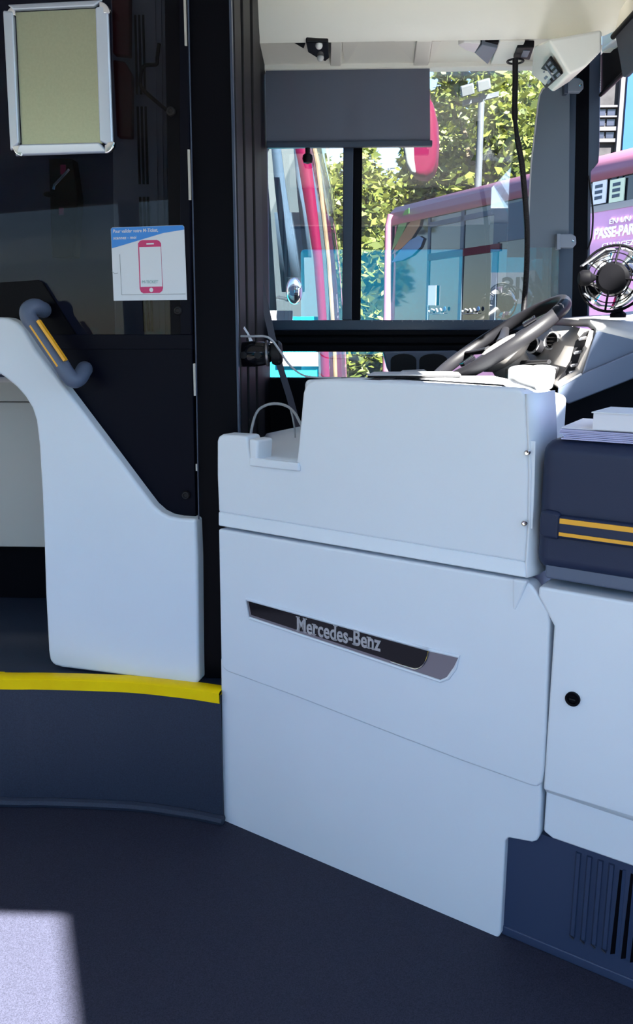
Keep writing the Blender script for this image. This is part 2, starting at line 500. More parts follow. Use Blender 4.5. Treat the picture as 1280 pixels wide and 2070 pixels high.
# ---- driver's side window
zs0, zs1 = PY(700, 668, YW).z, PY(700, 647, YW).z
xl, xr = PY(505, 500, YW).x, PY(1140, 500, YW).x
win = sroot('window_1', (0.3, YW, 1.2), 'sliding driver side window in a slate grey frame', 'window')
b = MB(); b.box((xl, YW - 0.01, zs0), (xr, YW + 0.06, zs1)); b.build('sill', FRAMEB, win, bevel=0.004)
zr = [PY(700, y, YW).z for y in (711, 697, 694, 681, 678, 668)]
for i, (za, zb) in enumerate(((zr[0], zr[1]), (zr[2], zr[3]), (zr[4], zr[5]))):
    b = MB(); b.box((xl, YW - 0.012 - 0.006 * (i % 2), za), (xr, YW + 0.05, zb)); b.build('rail', BLACK, win, bevel=0.003)
b = MB(); b.box((xl, YW + 0.01, zr[0]), (xr, YW + 0.05, zr[5])); b.build('rail_backing', BLACK, win)
zt = PY(700, 138, YW).z
p0, p1, p2 = (PY(x, 480, YW) for x in (693, 713, 731))
b = MB(); b.box((p0.x, YW - 0.01, zs1), (p1.x, YW + 0.03, zt)); b.build('sliding_stile', FRAMEB, win, bevel=0.003)
b = MB(); b.box((p1.x, YW + 0.012, zs1), (p2.x, YW + 0.05, zt)); b.build('fixed_stile', BLACK, win, bevel=0.003)
b = MB(); b.box((xl, YW - 0.004, zs1), (PY(532, 500, YW).x, YW + 0.05, zt)); b.build('rear_stile', FRAMEB, win)
b = MB(); b.box((xl, YW + 0.006, zs1), (p0.x + 0.01, YW + 0.010, zt)); b.build('pane', GLASS, win)
b = MB(); b.box((p1.x, YW + 0.028, zs1), (xr, YW + 0.032, zt)); b.build('pane', GLASS, win)
zl = PY(600, 764, YW).z
b = MB(); b.box((xl, YW + 0.02, zl), (xr, YW + 0.024, zr[0])); b.build('lower_pane', GLASS, win)
for k in range(17):                      # small rivets along the sill
    p = PY(752 + k * 20.5, 649, YW - 0.012)
    b = MB(); b.lathe(p, (0, -1, 0), [(0.0022, 0), (0.0018, 0.0015), (0, 0.002)], 8); b.build('rivet', SILVER, win)

# ---- A pillar between side window and windscreen
ap = sroot('trim_1', (0.95, YW, 1.0), 'dark slate corner pillar beside the windscreen', 'pillar')
ya = 2.86
def AP(x, y, yy=ya): return PY(x, y, yy)
b = MB(); b.prism([AP(1126, 660), AP(1158, 660), AP(1168, 150), AP(1138, 150)], (0, 0.1, 0)); b.build('pillar_face', FRAMEB, ap, bevel=0.004)
b = MB(); b.prism([AP(1152, 660), AP(1186, 660), AP(1192, 340), AP(1196, 90), AP(1164, 90), AP(1160, 340)], (0, 0.12, 0)); b.build('pillar_core', BLACK, ap, bevel=0.006)
b = MB(); b.prism([AP(1186, 660), AP(1192, 660), AP(1196, 345), AP(1203, 338), AP(1211, 328), AP(1213, 300), AP(1216, 95), AP(1190, 95), AP(1188, 345)], (0, 0.09, 0)); b.build('pillar_cover', FRAMEB, ap, bevel=0.006)
b = MB(); b.tube(smooth_path([AP(1190, 355, ya - .01), AP(1197, 405, ya - .01), AP(1199, 440, ya - .01), AP(1196, 480, ya - .01), AP(1188, 505, ya - .01)]), 0.003, 8); b.build('wiring', RUBBER, ap, smooth=True)

# ---- windscreen, wrapping round the front
wsb = [(1.02, 2.93), (1.30, 2.78), (1.55, 2.3), (1.70, 1.5), (1.75, 0.6), (1.75, YR)]
wst = [(0.97, 2.93), (0.985, 2.78), (0.99, 2.2), (0.80, 1.5), (0.80, 0.6), (0.99, YR)]  # top edge pulled back along the notch added for the sun
ws = sroot('window_2', (1.5, 1.5, 0.9), 'wrap-around front windscreen', 'window')
b = MB(); b.grid([[(x, y, 1.0) for x, y in wsb], [(x, y, 2.34) for x, y in wst]]); b.build('pane', WSGLASS, ws)
b = MB(); b.grid([[(x, y, -0.1) for x, y in wsb], [(x, y, 1.0) for x, y in wsb]]); b.build('front_panel', BLACK, ws, thick=0.03)
b = MB(); b.prism([(.70, .66, 2.32), (.75, .70, 2.32), (.75, 1.5, 2.32), (.99, 1.7, 2.32), (.99, 2.95, 2.32), (.80, 2.95, 2.32), (.80, 1.75, 2.32), (.68, 1.55, 2.32)], (0, 0, .12)); struct(b.build('trim_2', CREAM))  # follows the roof notch cut to let the sun in

# ================================================================== CAB DOOR
D = DOOR.P
root = thing('cab_door', 'pale white driver cab door with a black name badge', 'door', DOOR.W(0.4, 0, 0.03))
nb = DOOR.n
# upper box panel
T1 = 0.010
up_out = [(441, 1036), (438, 960), (438, 892), (441, 882), (449, 878), (498, 881), (501, 892), (504, 916), (508, 928), (517, 933), (588, 939),
          (597, 936), (600, 926), (603, 895), (608, 840), (612, 795), (616, 781), (624, 772), (638, 768), (660, 767), (860, 776), (1040, 786), (1056, 790),
          (1063, 800), (1066, 850), (1070, 950), (1068, 1060), (1062, 1138)]
b = MB(); b.prism([D(x, y, T1) for x, y in up_out], nb * 0.055)
b.build('upper_panel', WHITE, root, bevel=0.007, seg=3)
# flared lip over the seam
a_ = [D(441, 1034, T1), D(1062, 1136, T1), D(1064, 1169, 0.0), D(441, 1063, 0.0)]
c_ = [p + nb * 0.055 for p in (D(441, 1034, T1), D(1062, 1136, T1), D(1064, 1169, 0.0), D(441, 1063, 0.0))]
b = MB(); b.bridge(a_, c_); b.build('lip', WHITE, root, bevel=0.004)
# side cheek of the upper box, standing back from the front corner
ck = [D(1064, 796, T1), D(1067, 850, T1), D(1071, 950, T1), D(1069, 1060, T1), D(1064, 1140, T1), D(1065, 1168, 0.002)]
b = MB()
b.grid([ck, [p + nb * 0.035 + DOOR.u * (0.006 if i in (2, 3) else 0.010) for i, p in enumerate(ck)],
        [p + nb * 0.125 + DOOR.u * 0.012 + (Z * 0.0) for i, p in enumerate(ck)]])
b.build('side_cheek', WHITE, root, smooth=True, thick=0.006)
b = MB(); b.prism([D(1066, 890, 0.012), D(1083, 892, 0.012), D(1080, 1000, 0.012), D(1077, 1070, 0.012), D(1057, 1066, 0.012), D(1060, 1040, 0.012)], nb * 0.004 + DOOR.u * 0.0)
b.build('hinge_plate', WHITE, root, bevel=0.003)
for x, y in ((1066, 915), (1060, 1058)):
    p = D(x, y, 0.004)
    sb = MB(); sb.lathe(p, -nb, [(0.0062, -0.012), (0.0062, 0.0), (0.005, 0.002), (0.0025, 0.002), (0.0, 0.0012)], 14)
    sb.build('screw', CHROME, root, smooth=True)
# lower panel, proud, with the notch and stepped foot
lo_out = [(441, 1069), (1056, 1174), (1072, 1180), (1084, 1196), (1108, 1236), (1112, 1256), (1110, 1300), (1104, 1480), (1100, 1560), (1096, 1583), (1086, 1592), (1072, 1589),
          (930, 1538), (800, 1488), (600, 1410), (480, 1366), (460, 1359), (449, 1350), (446, 1335)]
b = MB(); b.prism([D(x, y, 0.0) for x, y in lo_out], nb * 0.045); b.build('lower_panel', WHITE, root, bevel=0.006, seg=3)
ft_out = [(446, 1330), (450, 1655), (456, 1664), (1000, 1895), (1007, 1896), (1012, 1888), (1022, 1700), (1028, 1694), (1076, 1703), (1086, 1700), (1091, 1688), (1096, 1570), (900, 1500)]
b = MB(); b.prism([D(x, y, 0.005) for x, y in ft_out], nb * 0.035); b.build('foot_panel', WHITE, root, bevel=0.004, seg=2)
# vertical moulded rib at the right of the lower panel
b = MB(); b.bridge([D(1036, 1172, -0.009), D(1066, 1176, -0.009), D(1042, 1236, -0.001), D(1036, 1230, -0.001)],
                   [p + nb * 0.02 for p in (D(1036, 1172, -0.009), D(1066, 1176, -0.009), D(1042, 1236, -0.001), D(1036, 1230, -0.001))])
b.build('rib', WHITE, root, bevel=0.004)
# badge
bo = [(499, 1211), (868, 1313), (929, 1327), (921, 1350), (906, 1371), (891, 1377), (505, 1249)]
rim = [D(x, y, -0.0005) for x, y in bo]
b = MB(); b.tube(rim + [rim[0], rim[1]], 0.0042, 8); b.build('badge_rim', WHITE, root, smooth=True)
b = MB(); b.prism([D(x, y, -0.0015) for x, y in bo], nb * 0.004); pl = b.build('badge_plate', SILVER, root)
bk = [(502, 1215), (866, 1316), (863, 1330), (856, 1343), (846, 1350), (834, 1350), (508, 1243)]
b = MB(); b.prism([D(x, y, -0.003) for x, y in bk], nb * 0.002); bkp = b.build('badge_inlay', GLOSSB, root)
b = MB(); b.tube(smooth_path([D(867, 1316, -0.003), D(863, 1331, -0.003), D(856, 1344, -0.003), D(846, 1351, -0.003), D(834, 1351, -0.003), D(790, 1337, -0.003)], 4), 0.0016, 6)
b.build('badge_edge', CHROME, root, smooth=True)
o1, o2 = D(601, 1275, -0.0035), D(770, 1319, -0.0035)
wd = (o2 - o1).dot(DOOR.u)
LT = text('badge_lettering', 'Mercedes-Benz', 0.052, o1, DOOR.u, Z, LETTER, root, extrude=0.0010, width=wd, bold=0.0012)
def _w(t):
    c = bpy.data.curves.new('w', 'FONT'); c.body = t; c.size = 0.052; c.offset = 0.0012
    o = bpy.data.objects.new('w', c); COL.objects.link(o); bpy.context.view_layer.update()
    m = bpy.data.meshes.new_from_object(o); xs = [v.co.x for v in m.vertices]
    bpy.data.objects.remove(o); return min(xs), max(xs)
full = _w('Mercedes-Benz'); kx = wd / (full[1] - full[0]); bar = _w('|')[1]
SER = {'M': 'lbLBltLT', 'r': 'lblt', 'd': 'rbrT', 'B': 'lblT', 'n': 'lbrblt'}
b = MB()
CAPH, XH = 0.0365, 0.0272
for i, ch_ in enumerate('Mercedes-Benz'):
    adv = (_w('Mercedes-Benz'[:i] + '|')[1] - bar) if i else 0.0
    m0, m1 = _w(ch_)
    xl_, xr2 = (adv + m0 - full[0]) * kx, (adv + m1 - full[0]) * kx
    sp_ = {'M': ((xl_, 0), (xr2, 0), (xl_, CAPH), (xr2, CAPH)), 'r': ((xl_, 0), (xl_, XH)), 'd': ((xr2, 0), (xr2, CAPH)), 'B': ((xl_, 0), (xl_, CAPH)), 'n': ((xl_, 0), (xr2, 0), (xl_, XH))}.get(ch_, ())
    for sx, sz in sp_:
        side = 1 if sx == xl_ else -1
        c = o1 + DOOR.u * (sx + side * .0025) + Z * (sz + (.0012 if sz == 0 else -.0012))
        b.obox(c, DOOR.u * .0115, Z * .0026, nb * .002)
b.build('letter_serifs', LETTER, LT)
# ---- cash tray set in the notch
tz = D(550, 934, 0.02).z
s0, _ = DOOR.S(500, 930); s1, _ = DOOR.S(603, 930)
TW = DOOR.W
b = MB(); b.prism([TW(s0 + .008, tz - .012, .004), TW(s1, tz - .012, .004), TW(s1, tz - .012, .33), TW(s0 + .008, tz - .012, .33)], Z * 0.014); tr = b.build('cash_tray', WHITE, root, bevel=0.003)
ztop = D(515, 884, 0.02).z
b = MB(); b.prism([TW(s0 + .004, tz - .01, .003), TW(s0 + .026, tz - .01, .003), TW(s0 + .032, ztop - .004, .003), TW(s0 + .002, ztop - .002, .003)], nb * 0.06); b.build('end_wall', WHITE, tr, bevel=0.006)
b = MB(); b.prism([TW(s0 + .004, tz - .012, .002), TW(s1 - .002, tz - .012, .002), TW(s1 - .002, tz + .008, .002), TW(s0 + .004, tz + .008, .002)], nb * 0.01); b.build('front_lip', WHITE, tr, bevel=0.003)
prs = [((520, 931), (620, 938), .015), ((528, 924), (620, 930), .06), ((531, 910), (620, 916), .11), ((533, 896), (620, 897), .17), ((535, 886), (622, 880), .23), ((540, 879), (626, 861), .29)]
rows = [[D(xa_ + (xb_ - xa_) * g / 6, ya_ + (yb_ - ya_) * g / 6, t_) for g in range(7)] for (xa_, ya_), (xb_, yb_), t_ in prs]
b = MB(); b.grid(rows); b.build('scoop', WHITE, tr, smooth=True, thick=0.008)
b = MB(); b.torus(TW(s1 - .01, tz + .006, .09), (0, 0, 1), .035, .005, 40, 8); b.build('coin_ring', SILVER, tr, smooth=True)
b = MB(); b.tube(smooth_path([D(507, 888, .10), D(509, 866, .11), D(519, 834, .14), D(536, 820, .15), D(558, 816, .16), D(580, 821, .16), D(596, 835, .15), D(606, 853, .14), D(620, 880, .13)]), 0.0035, 8)
tag(b.build('cable_hoop', GREYC, smooth=True), 'pale grey cable bent in a hoop above the cash tray', 'cable')
b = MB(); b.tube(smooth_path([D(587, 826, .158), D(592, 845, .16), D(596, 868, .17), D(597, 885, .17)]), 0.0022, 8)
tag(b.build('thin_wire', GREYC, smooth=True), 'thin white wire dropping from the hoop to the tray', 'wire')

# ---- counter behind the upper panel
zc = 1.168
f0, f1 = D(614, 776, 0.05), D(1062, 797, 0.05)
q1 = PZ(1148, 801, 1.162); q2 = PZ(1090, 782, 1.178); q3 = PZ(1004, 759, 1.192); q4 = PZ(880, 760, 1.19); q5 = PZ(735, 763, 1.182)
top = [Vector((f0.x, f0.y, D(640, 768, .05).z)), Vector((f1.x, f1.y, D(1050, 790, .05).z)), q1, q2, q3, q4, q5]
bot = [Vector((p.x, p.y, 0.55)) for p in top]
b = MB(); b.bridge(top, bot); ct = b.build('counter', WHITE, root, bevel=0.012, seg=3)
def CT(x, y, dz=0.003):
    n_ = (q3 - top[0]).cross(top[1] - top[0]).normalized()
    return hit(x, y, top[0] + Z * dz, n_)
b = MB(); b.tube([CT(712, 770), CT(800, 765), CT(1016, 779), CT(1028, 786), CT(1062, 788)], 0.0022, 6); b.build('seam', RUBBER, ct)
b = MB(); b.tube([CT(712, 770), CT(860, 779), CT(1000, 784)], 0.0016, 6); b.build('seam', RUBBER, ct)
# small dark ticket console standing on the counter
tk = thing('ticket_console', 'low black ticket console lying on the cab counter', 'console', PZ(840, 762, 1.19))
k1, k2, k3, k4 = PZ(742, 764, 1.19), PZ(932, 764, 1.19), PZ(925, 757, 1.19), PZ(755, 758, 1.19)
b = MB(); b.bridge([k1, k2, k3, k4], [p + Z * 0.005 for p in (k1, k2, k3, k4)]); b.build('base', RUBBER, tk, bevel=0.003)
b = MB(); b.bridge([p + Z * 0.005 for p in (k1, k2, k3, k4)], [p + Z * 0.009 for p in (k1, k2, k3, k4)]); b.build('lid', DASHT, tk, bevel=0.002)

# ================================================================== FRONT CONSOLE right of the door
sL = DOOR.S(1108, 1400)[0]
sE = sL + 0.62
pdz1 = DOOR.S(1110, 888)[1]; pdz0 = DOOR.S(1086, 1156)[1]
sP = DOOR.S(1085, 1050)[0]
cu = thing('padded_console', 'navy padded console top carrying leaflets beside the cab door', 'console', TW(sP + 0.3, pdz0, 0.1))
b = MB(); b.prism([TW(sP, pdz0 + 0.004, 0), TW(sE, pdz0 + 0.004, 0), TW(sE, pdz1, 0), TW(sP, pdz1, 0)], nb * 0.27); b.build('padding', NAVY, cu, bevel=0.028, seg=5)
b = MB(); b.prism([TW(sP + 0.02, pdz0 - 0.012, 0.006), TW(sE, pdz0 - 0.012, 0.006), TW(sE, pdz0 + 0.03, 0.006), TW(sP + 0.02, pdz0 + 0.03, 0.006)], nb * 0.25); b.build('base_trim', SLATE, cu, bevel=0.005)
za, zb = DOOR.S(1140, 1046)[1], DOOR.S(1140, 1082)[1]
zm = (za + zb) / 2; hg = DOOR.S(1135, 1036)[1] - DOOR.S(1135, 1092)[1]
sH = DOOR.S(1091, 1060)[0]; sH2 = DOOR.S(1135, 1060)[0]
b = MB(); b.prism([TW(sH2 - .004, zm - hg * .42, -.014), TW(sE, zm - hg * .42, -.014), TW(sE, zm + hg * .42, -.014), TW(sH2 - .004, zm + hg * .42, -.014)], nb * 0.03); gh = b.build('grab_bar', NAVY, cu, bevel=0.008, seg=3)
b = MB(); b.prism([TW(sH, zm - hg * .40, -.006), TW(sH + .012, zm - hg * .5, -.006), TW(sH2, zm - hg * .5, -.012), TW(sH2, zm + hg * .5, -.012), TW(sH + .014, zm + hg * .55, -.006), TW(sH, zm + hg * .42, -.006)], nb * 0.03)
b.build('end_cap', NAVY, gh, bevel=0.008, seg=3)
for (ya_, yb_) in ((1045, 1055), (1073, 1080)):
    z1_, z2_ = DOOR.S(1136, ya_)[1], DOOR.S(1136, yb_)[1]
    b = MB(); b.prism([TW(sH2 + .001, z2_, -.0155), TW(sE, z2_, -.0155), TW(sE, z1_, -.0155), TW(sH2 + .001, z1_, -.0155)], nb * 0.004); b.build('grip_stripe', ORNG, gh)
# white cabinet
cb = thing('console_cabinet', 'white console cabinet with a black lock under the padding', 'cabinet', TW(sL + 0.3, 0.27, 0.15))
cz1 = DOOR.S(1100, 1186)[1]; cz0 = DOOR.S(1110, 1703)[1]; cm = DOOR.S(1112, 1600)[1]; cm2 = DOOR.S(1112, 1612)[1]
sT = DOOR.S(1090, 1190)[0]
b = MB(); b.prism([TW(sL + .004, cm, -.004), TW(sE, cm, -.004), TW(sE, cz1, -.004), TW(sT, cz1, -.004), TW(sT, cz1 - .02, -.004), TW(sL + .004, cz1 - .075, -.004)], nb * 0.28)
b.build('door', WHITE, cb, bevel=0.006, seg=3)
sB = DOOR.S(1094, 1690)[0]
b = MB(); b.prism([TW(sB, cz0 + .012, .013), TW(sB + .02, cz0 + 0.002, .013), TW(sE, cz0, .013), TW(sE, cm + .02, .013), TW(sB, cm + .02, .013)], nb * 0.26); b.build('plinth', WHITE, cb, bevel=0.005, seg=3)
gq = [TW(sL + .006, cm + .004, -.002), TW(sE, cm + .004, -.002), TW(sE, cm - .026, .0135), TW(sL + .006, cm - .012, .0135)]
b = MB(); b.bridge(gq, [p + nb * .012 for p in gq]); b.build('chamfer', WHITE, cb)
p = D(1158, 1413, -0.006)
b = MB(); b.lathe(p, -nb, [(0.0145, -0.004), (0.0145, 0.003), (0.013, 0.0042), (0.0095, 0.0035), (0.0085, 0.0), (0.0, 0.0)], 28); lk = b.build('lock', BLACK, cb, smooth=True)
b = MB(); b.obox(p - nb * 0.002, DOOR.u * 0.012, Z * 0.0025, nb * 0.003); b.build('key_slot', GREYB, lk)
# kick panel with louvres
kt = 0.022
kk = thing('kick_panel', 'dark navy kick panel with upright louvres below the cabinet', 'panel', TW(sL + 0.3, 0, 0.08))
sK = DOOR.S(1012, 1800)[0]
b = MB(); b.prism([TW(sK, 0, kt), TW(sE, 0, kt), TW(sE, cz0 - .002, kt), TW(sK, cz0 - .002, kt)], nb * 0.1); b.build('board', KICK, kk)
b = MB(); b.prism([TW(sK, 0, kt - .004), TW(sE, 0, kt - .004), TW(sE, 0.022, kt - .004), TW(sK, 0.022, kt - .004)], nb * 0.01); b.build('skirt', KICK, kk, bevel=0.003)
for i in range(12):
    x = 1151 + 21.5 * i
    if i < 6:
        s_, z_ = DOOR.S(x, 1893 + i * 9.2, kt)
    else:
        s_, z_ = s_ + 0.0178, z_
    if i < 4:
        a1 = [TW(s_, z_, kt), TW(s_ + .012, z_ + .002, kt), TW(s_ + .012, 0.262, kt), TW(s_, 0.262, kt)]
        c1 = [TW(s_ + .004, z_ + .010, kt - .006), TW(s_ + .011, z_ + .010, kt - .006), TW(s_ + .011, 0.262, kt - .006), TW(s_ + .004, 0.262, kt - .006)]
        b = MB(); b.bridge(a1, c1); b.build('louvre', KICK, kk)
        b = MB(); b.obox(TW(s_ + .006, z_ + .004, kt - .004), DOOR.u * .009 - Z * .006, Z * 0.0025, nb * 0.003); b.build('silver_tip', SILVER, kk)  # small silver tip at the foot of each raised louvre
    else:
        b = MB(); b.prism([TW(s_ - .003, z_, kt - .001), TW(s_ + .007, z_ + .006, kt - .001), TW(s_ + .007, 0.255, kt - .001), TW(s_ + .001, 0.255, kt - .001)], nb * 0.002); b.build('slot', BLACK, kk)
        b = MB(); b.prism([TW(s_ + .007, z_ + .004, kt - .004), TW(s_ + .013, z_ + .004, kt - .001), TW(s_ + .013, 0.258, kt - .001), TW(s_ + .007, 0.258, kt - .004)], nb * 0.006); b.build('louvre', KICK, kk)
# leaflets and book on top of the padding
def leaf_stack(name, label, cat, z0, n, quad, m, dz, jitter):
    o = thing(name, label, cat, quad[0])
    for i in range(n):
        j = Vector((random.uniform(-jitter, jitter), random.uniform(-jitter, jitter), 0))
        q = [p + j for p in quad]
        bb = MB(); bb.prism([Vector((p.x, p.y, z0 + dz * i)) for p in q], Z * (dz * 0.8)); bb.build('leaflet', m if i < n - 1 else PAPER, o)
    return o
zt_ = pdz1 + 0.001
c1 = DOOR.W(sP + 0.02, 0, 0.03); 
qd = [TW(sP + .035, 0, .012), TW(sP + .34, 0, .018), TW(sP + .34, 0, .21), TW(sP + .02, 0, .20)]
leaf_stack('leaflet_stack', 'fanned stack of lilac leaflets on the navy padding', 'leaflets', zt_, 7, qd, PAPERB, 0.0032, 0.006)
zk = zt_ + 7 * 0.0032
bkx = thing('book', 'thick white booklet block lying on the leaflets', 'book', TW(sP + .2, zk, .1))
k1 = PZ(1198, 868, zk); bq = [k1, k1 + DOOR.u * .25, k1 + DOOR.u * .25 + nb * .13, k1 + nb * .13]
b = MB(); b.prism([Vector((p.x, p.y, zk)) for p in bq], Z * 0.030); b.build('pages', PAPER, bkx)
b = MB(); b.prism([Vector((p.x, p.y, zk + .030)) - nb * .003 - DOOR.u * .003 for p in bq], Z * 0.002); cv = b.build('cover', CARDW, bkx)
p = bq[0] + DOOR.u * .10 + nb * .04
b = MB(); b.prism([Vector((q.x, q.y, zk + .0323)) for q in (p, p + DOOR.u * .06, p + DOOR.u * .06 + nb * .02, p + nb * .02)], Z * 0.0006); b.build('print', REDPR, cv)

# ================================================================== LEFT PARTITION
FA = Plane(PZ(108, 1351, ZP), PZ(402, 1383, ZP))
PF = FA.P; nf = FA.n
# white fairing with curved arm
fo = [(-560, 640), (0, 641), (16, 643), (32, 651), (46, 664), (57, 682), (70, 706), (120, 770), (200, 876), (290, 996), (310, 1022), (326, 1036), (342, 1044), (362, 1048), (396, 1050),
      (399, 1130), (402, 1375), (399, 1383), (390, 1383), (250, 1366), (125, 1350), (108, 1345), (100, 1335), (97, 1315), (91, 1200), (88, 1100), (84, 1000), (78, 900), (72, 850), (64, 825), (50, 802), (32, 782), (10, 764), (0, 757), (-560, 745)]
fr_ = thing('wheel_arch_fairing', 'white curved fairing with an arm standing on the yellow step edge', 'fairing', PF(250, 1370, 0.08))
b = MB(); b.prism([PF(x, y, 0) for x, y in fo], nf * 0.10); b.build('shell', WHITE, fr_, bevel=0.022, seg=5)
# black laminate panel with glass above it
pt = sroot('wall_partition', (PF(200, 900, .06).x, PF(200, 900, .06).y, ZP), 'black driver partition with smoked glass', 'partition')
b = MB(); b.prism([PF(-700, 678, .035), PF(387, 678, .035), PF(400, 1400, .035), PF(-700, 1330, .035)][:2] + [PF(396, 1052, .035), PF(300, 1052, .035), PF(60, 705, .035), PF(-700, 705, .035)], nf * 0.03)
b.build('lower_panel', BLACKB, pt, bevel=0.002)
b = MB(); b.prism([PF(-700, 676, .030), PF(387, 676, .030), PF(388, 706, .030), PF(-700, 706, .030)], nf * 0.03); b.build('bottom_rail', BLACKB, pt, bevel=0.002)
b = MB(); b.prism([PF(362, -160, .030), PF(378, -160, .030), PF(386, 676, .030), PF(364, 676, .030)], nf * 0.03); b.build('side_rail', BLACKB, pt, bevel=0.002)
b = MB(); b.prism([PF(330, -160, .034), PF(364, -160, .034), PF(366, 676, .034), PF(345, 676, .034)], nf * 0.02); b.build('glass_border', BLACK, pt)
b = MB(); b.prism([PF(-700, -160, .046), PF(364, -160, .046), PF(366, 678, .046), PF(-700, 678, .046)], nf * 0.006); b.build('pane', DGLASS, pt)
b = MB(); b.prism([PF(-60, 575, .036), PF(76, 566, .036), PF(86, 572, .036), PF(152, 676, .036), PF(-60, 676, .036)], nf * 0.008); b.build('corner_gusset', BLACK, pt)
for x, y in ((346, 225), (360, 628), (376, 1001)):
    b = MB(); b.lathe(PF(x, y, .030), -nf, [(0.011, -0.004), (0.011, 0.002), (0.009, 0.0045), (0.006, 0.005), (0.0045, 0.003), (0, 0.003)], 20); b.build('bolt', GREYB, pt, smooth=True)
for ya_, yb_ in ((-60, 92), (302, 404), (735, 800), (938, 952)):
    xa = 371 + (ya_ - 0) * 0.0262; xb = 371 + yb_ * 0.0262
    b = MB(); b.prism([PF(xa, ya_, .026), PF(xa + 4, ya_, .026), PF(xb + 4, yb_, .026), PF(xb, yb_, .026)], nf * 0.004); b.build('gap_light_strip', OFFW, pt)  # pale strips standing in for light showing through the edge gaps
b = MB(); b.tube([PF(379, -60, .022), PF(396, 700, .022), PF(402, 1050, .022)], 0.0018, 6); b.build('edge_trim', FRAMEB, pt)

# ---- cabinet, hook and fittings behind the smoked glass
YB = PF(200, 600, .05).y + 0.28
cbk = thing('vented_cabinet', 'grey vented cabinet seen through the smoked glass', 'cabinet', (PY(290, 900, YB).x, YB + .1, ZP))
b = MB(); b.prism([PY(222, -150, YB), PY(334, -150, YB), PY(342, 690, YB), PY(232, 690, YB)], (0, 0.2, 0)); b.build('body', PANELG, cbk, bevel=0.004)
for xa in (306, 318):
    b = MB(); b.prism([PY(xa, -150, YB - .006), PY(xa + 6, -150, YB - .006), PY(xa + 16, 690, YB - .006), PY(xa + 10, 690, YB - .006)], (0, 0.006, 0)); b.build('ridge', PANELG, cbk)
for i, (ya_, yb_) in enumerate(((30, 190), (215, 372), (398, 545), (575, 670))):
    for k in range(3):
        x0_ = 271 + k * 8 + i * 5
        b = MB(); b.prism([PY(x0_, ya_, YB - .004), PY(x0_ + 4, ya_, YB - .004), PY(x0_ + 8, yb_, YB - .004), PY(x0_ + 4, yb_, YB - .004)], (0, 0.004, 0)); b.build('slot', BLACK, cbk)
b = MB(); b.tube(smooth_path([PY(322, 88, YB - .06), PY(318, 118, YB - .06), PY(316, 130, YB - .06), PY(296, 132, YB - .06), PY(287, 140, YB - .06), PY(284, 165, YB - .06), PY(290, 182, YB - .06), PY(336, 222, YB - .06)], 4), 0.005, 8)
hk = b.build('coat_hook', BLACK, smooth=True); tag(hk, 'bent black wire hook behind the smoked glass', 'hook')
bw = thing('dark_cab_backboard', 'dark blue board behind the smoked partition glass', 'board', (PY(100, 900, YB + .15).x, YB + .2, ZP))
b = MB(); b.prism([PY(-760, -170, YB + .15), PY(226, -170, YB + .15), PY(236, 690, YB + .15), PY(-760, 690, YB + .15)], (0, 0.05, 0)); b.build('board', PANELD, bw)
rb = thing('red_emergency_box', 'dark red box on the cabinet seen through glass', 'box', PY(245, 160, YB - .02))
b = MB(); b.prism([PY(224, -60, YB - .03), PY(262, -60, YB - .03), PY(262, 112, YB - .03), PY(228, 108, YB - .03)], (0, 0.03, 0)); b.build('upper_case', DKRED, rb, bevel=0.004)
b = MB(); b.prism([PY(228, 120, YB - .03), PY(252, 124, YB - .03), PY(266, 150, YB - .03), PY(266, 278, YB - .03), PY(236, 276, YB - .03)], (0, 0.03, 0)); b.build('lower_case', DKRED, rb, bevel=0.004)
lt = thing('seat_latch', 'small chrome latch with a red tag behind the smoked glass', 'latch', PY(120, 400, YB + .12))
b = MB(); b.prism([PY(98, 320, YB + .1), PY(146, 320, YB + .1), PY(158, 400, YB + .1), PY(150, 520, YB + .1), PY(104, 520, YB + .1)], (0, 0.056, 0)); b.build('holder', BLACK, lt, bevel=0.004)
b = MB(); b.tube([PY(108, 383, YB + .07), PY(110, 374, YB + .07), PY(140, 342, YB + .07)], 0.004, 8); b.build('lever', CHROME, lt, smooth=True)
b = MB(); b.ell(PY(100, 393, YB + .07), 0.018, 0.012, 0.008); b.build('button', GREYB, lt, smooth=True)
b = MB(); b.prism([PY(122, 333, YB + .07), PY(132, 333, YB + .07), PY(132, 352, YB + .07), PY(122, 352, YB + .07)], (0, 0.006, 0)); b.build('red_tag', CARDP, lt)
b = MB(); b.prism([PY(119, 420, YB + .07), PY(128, 420, YB + .07), PY(128, 434, YB + .07), PY(119, 434, YB + .07)], (0, 0.006, 0)); b.build('red_tag', CARDP, lt)

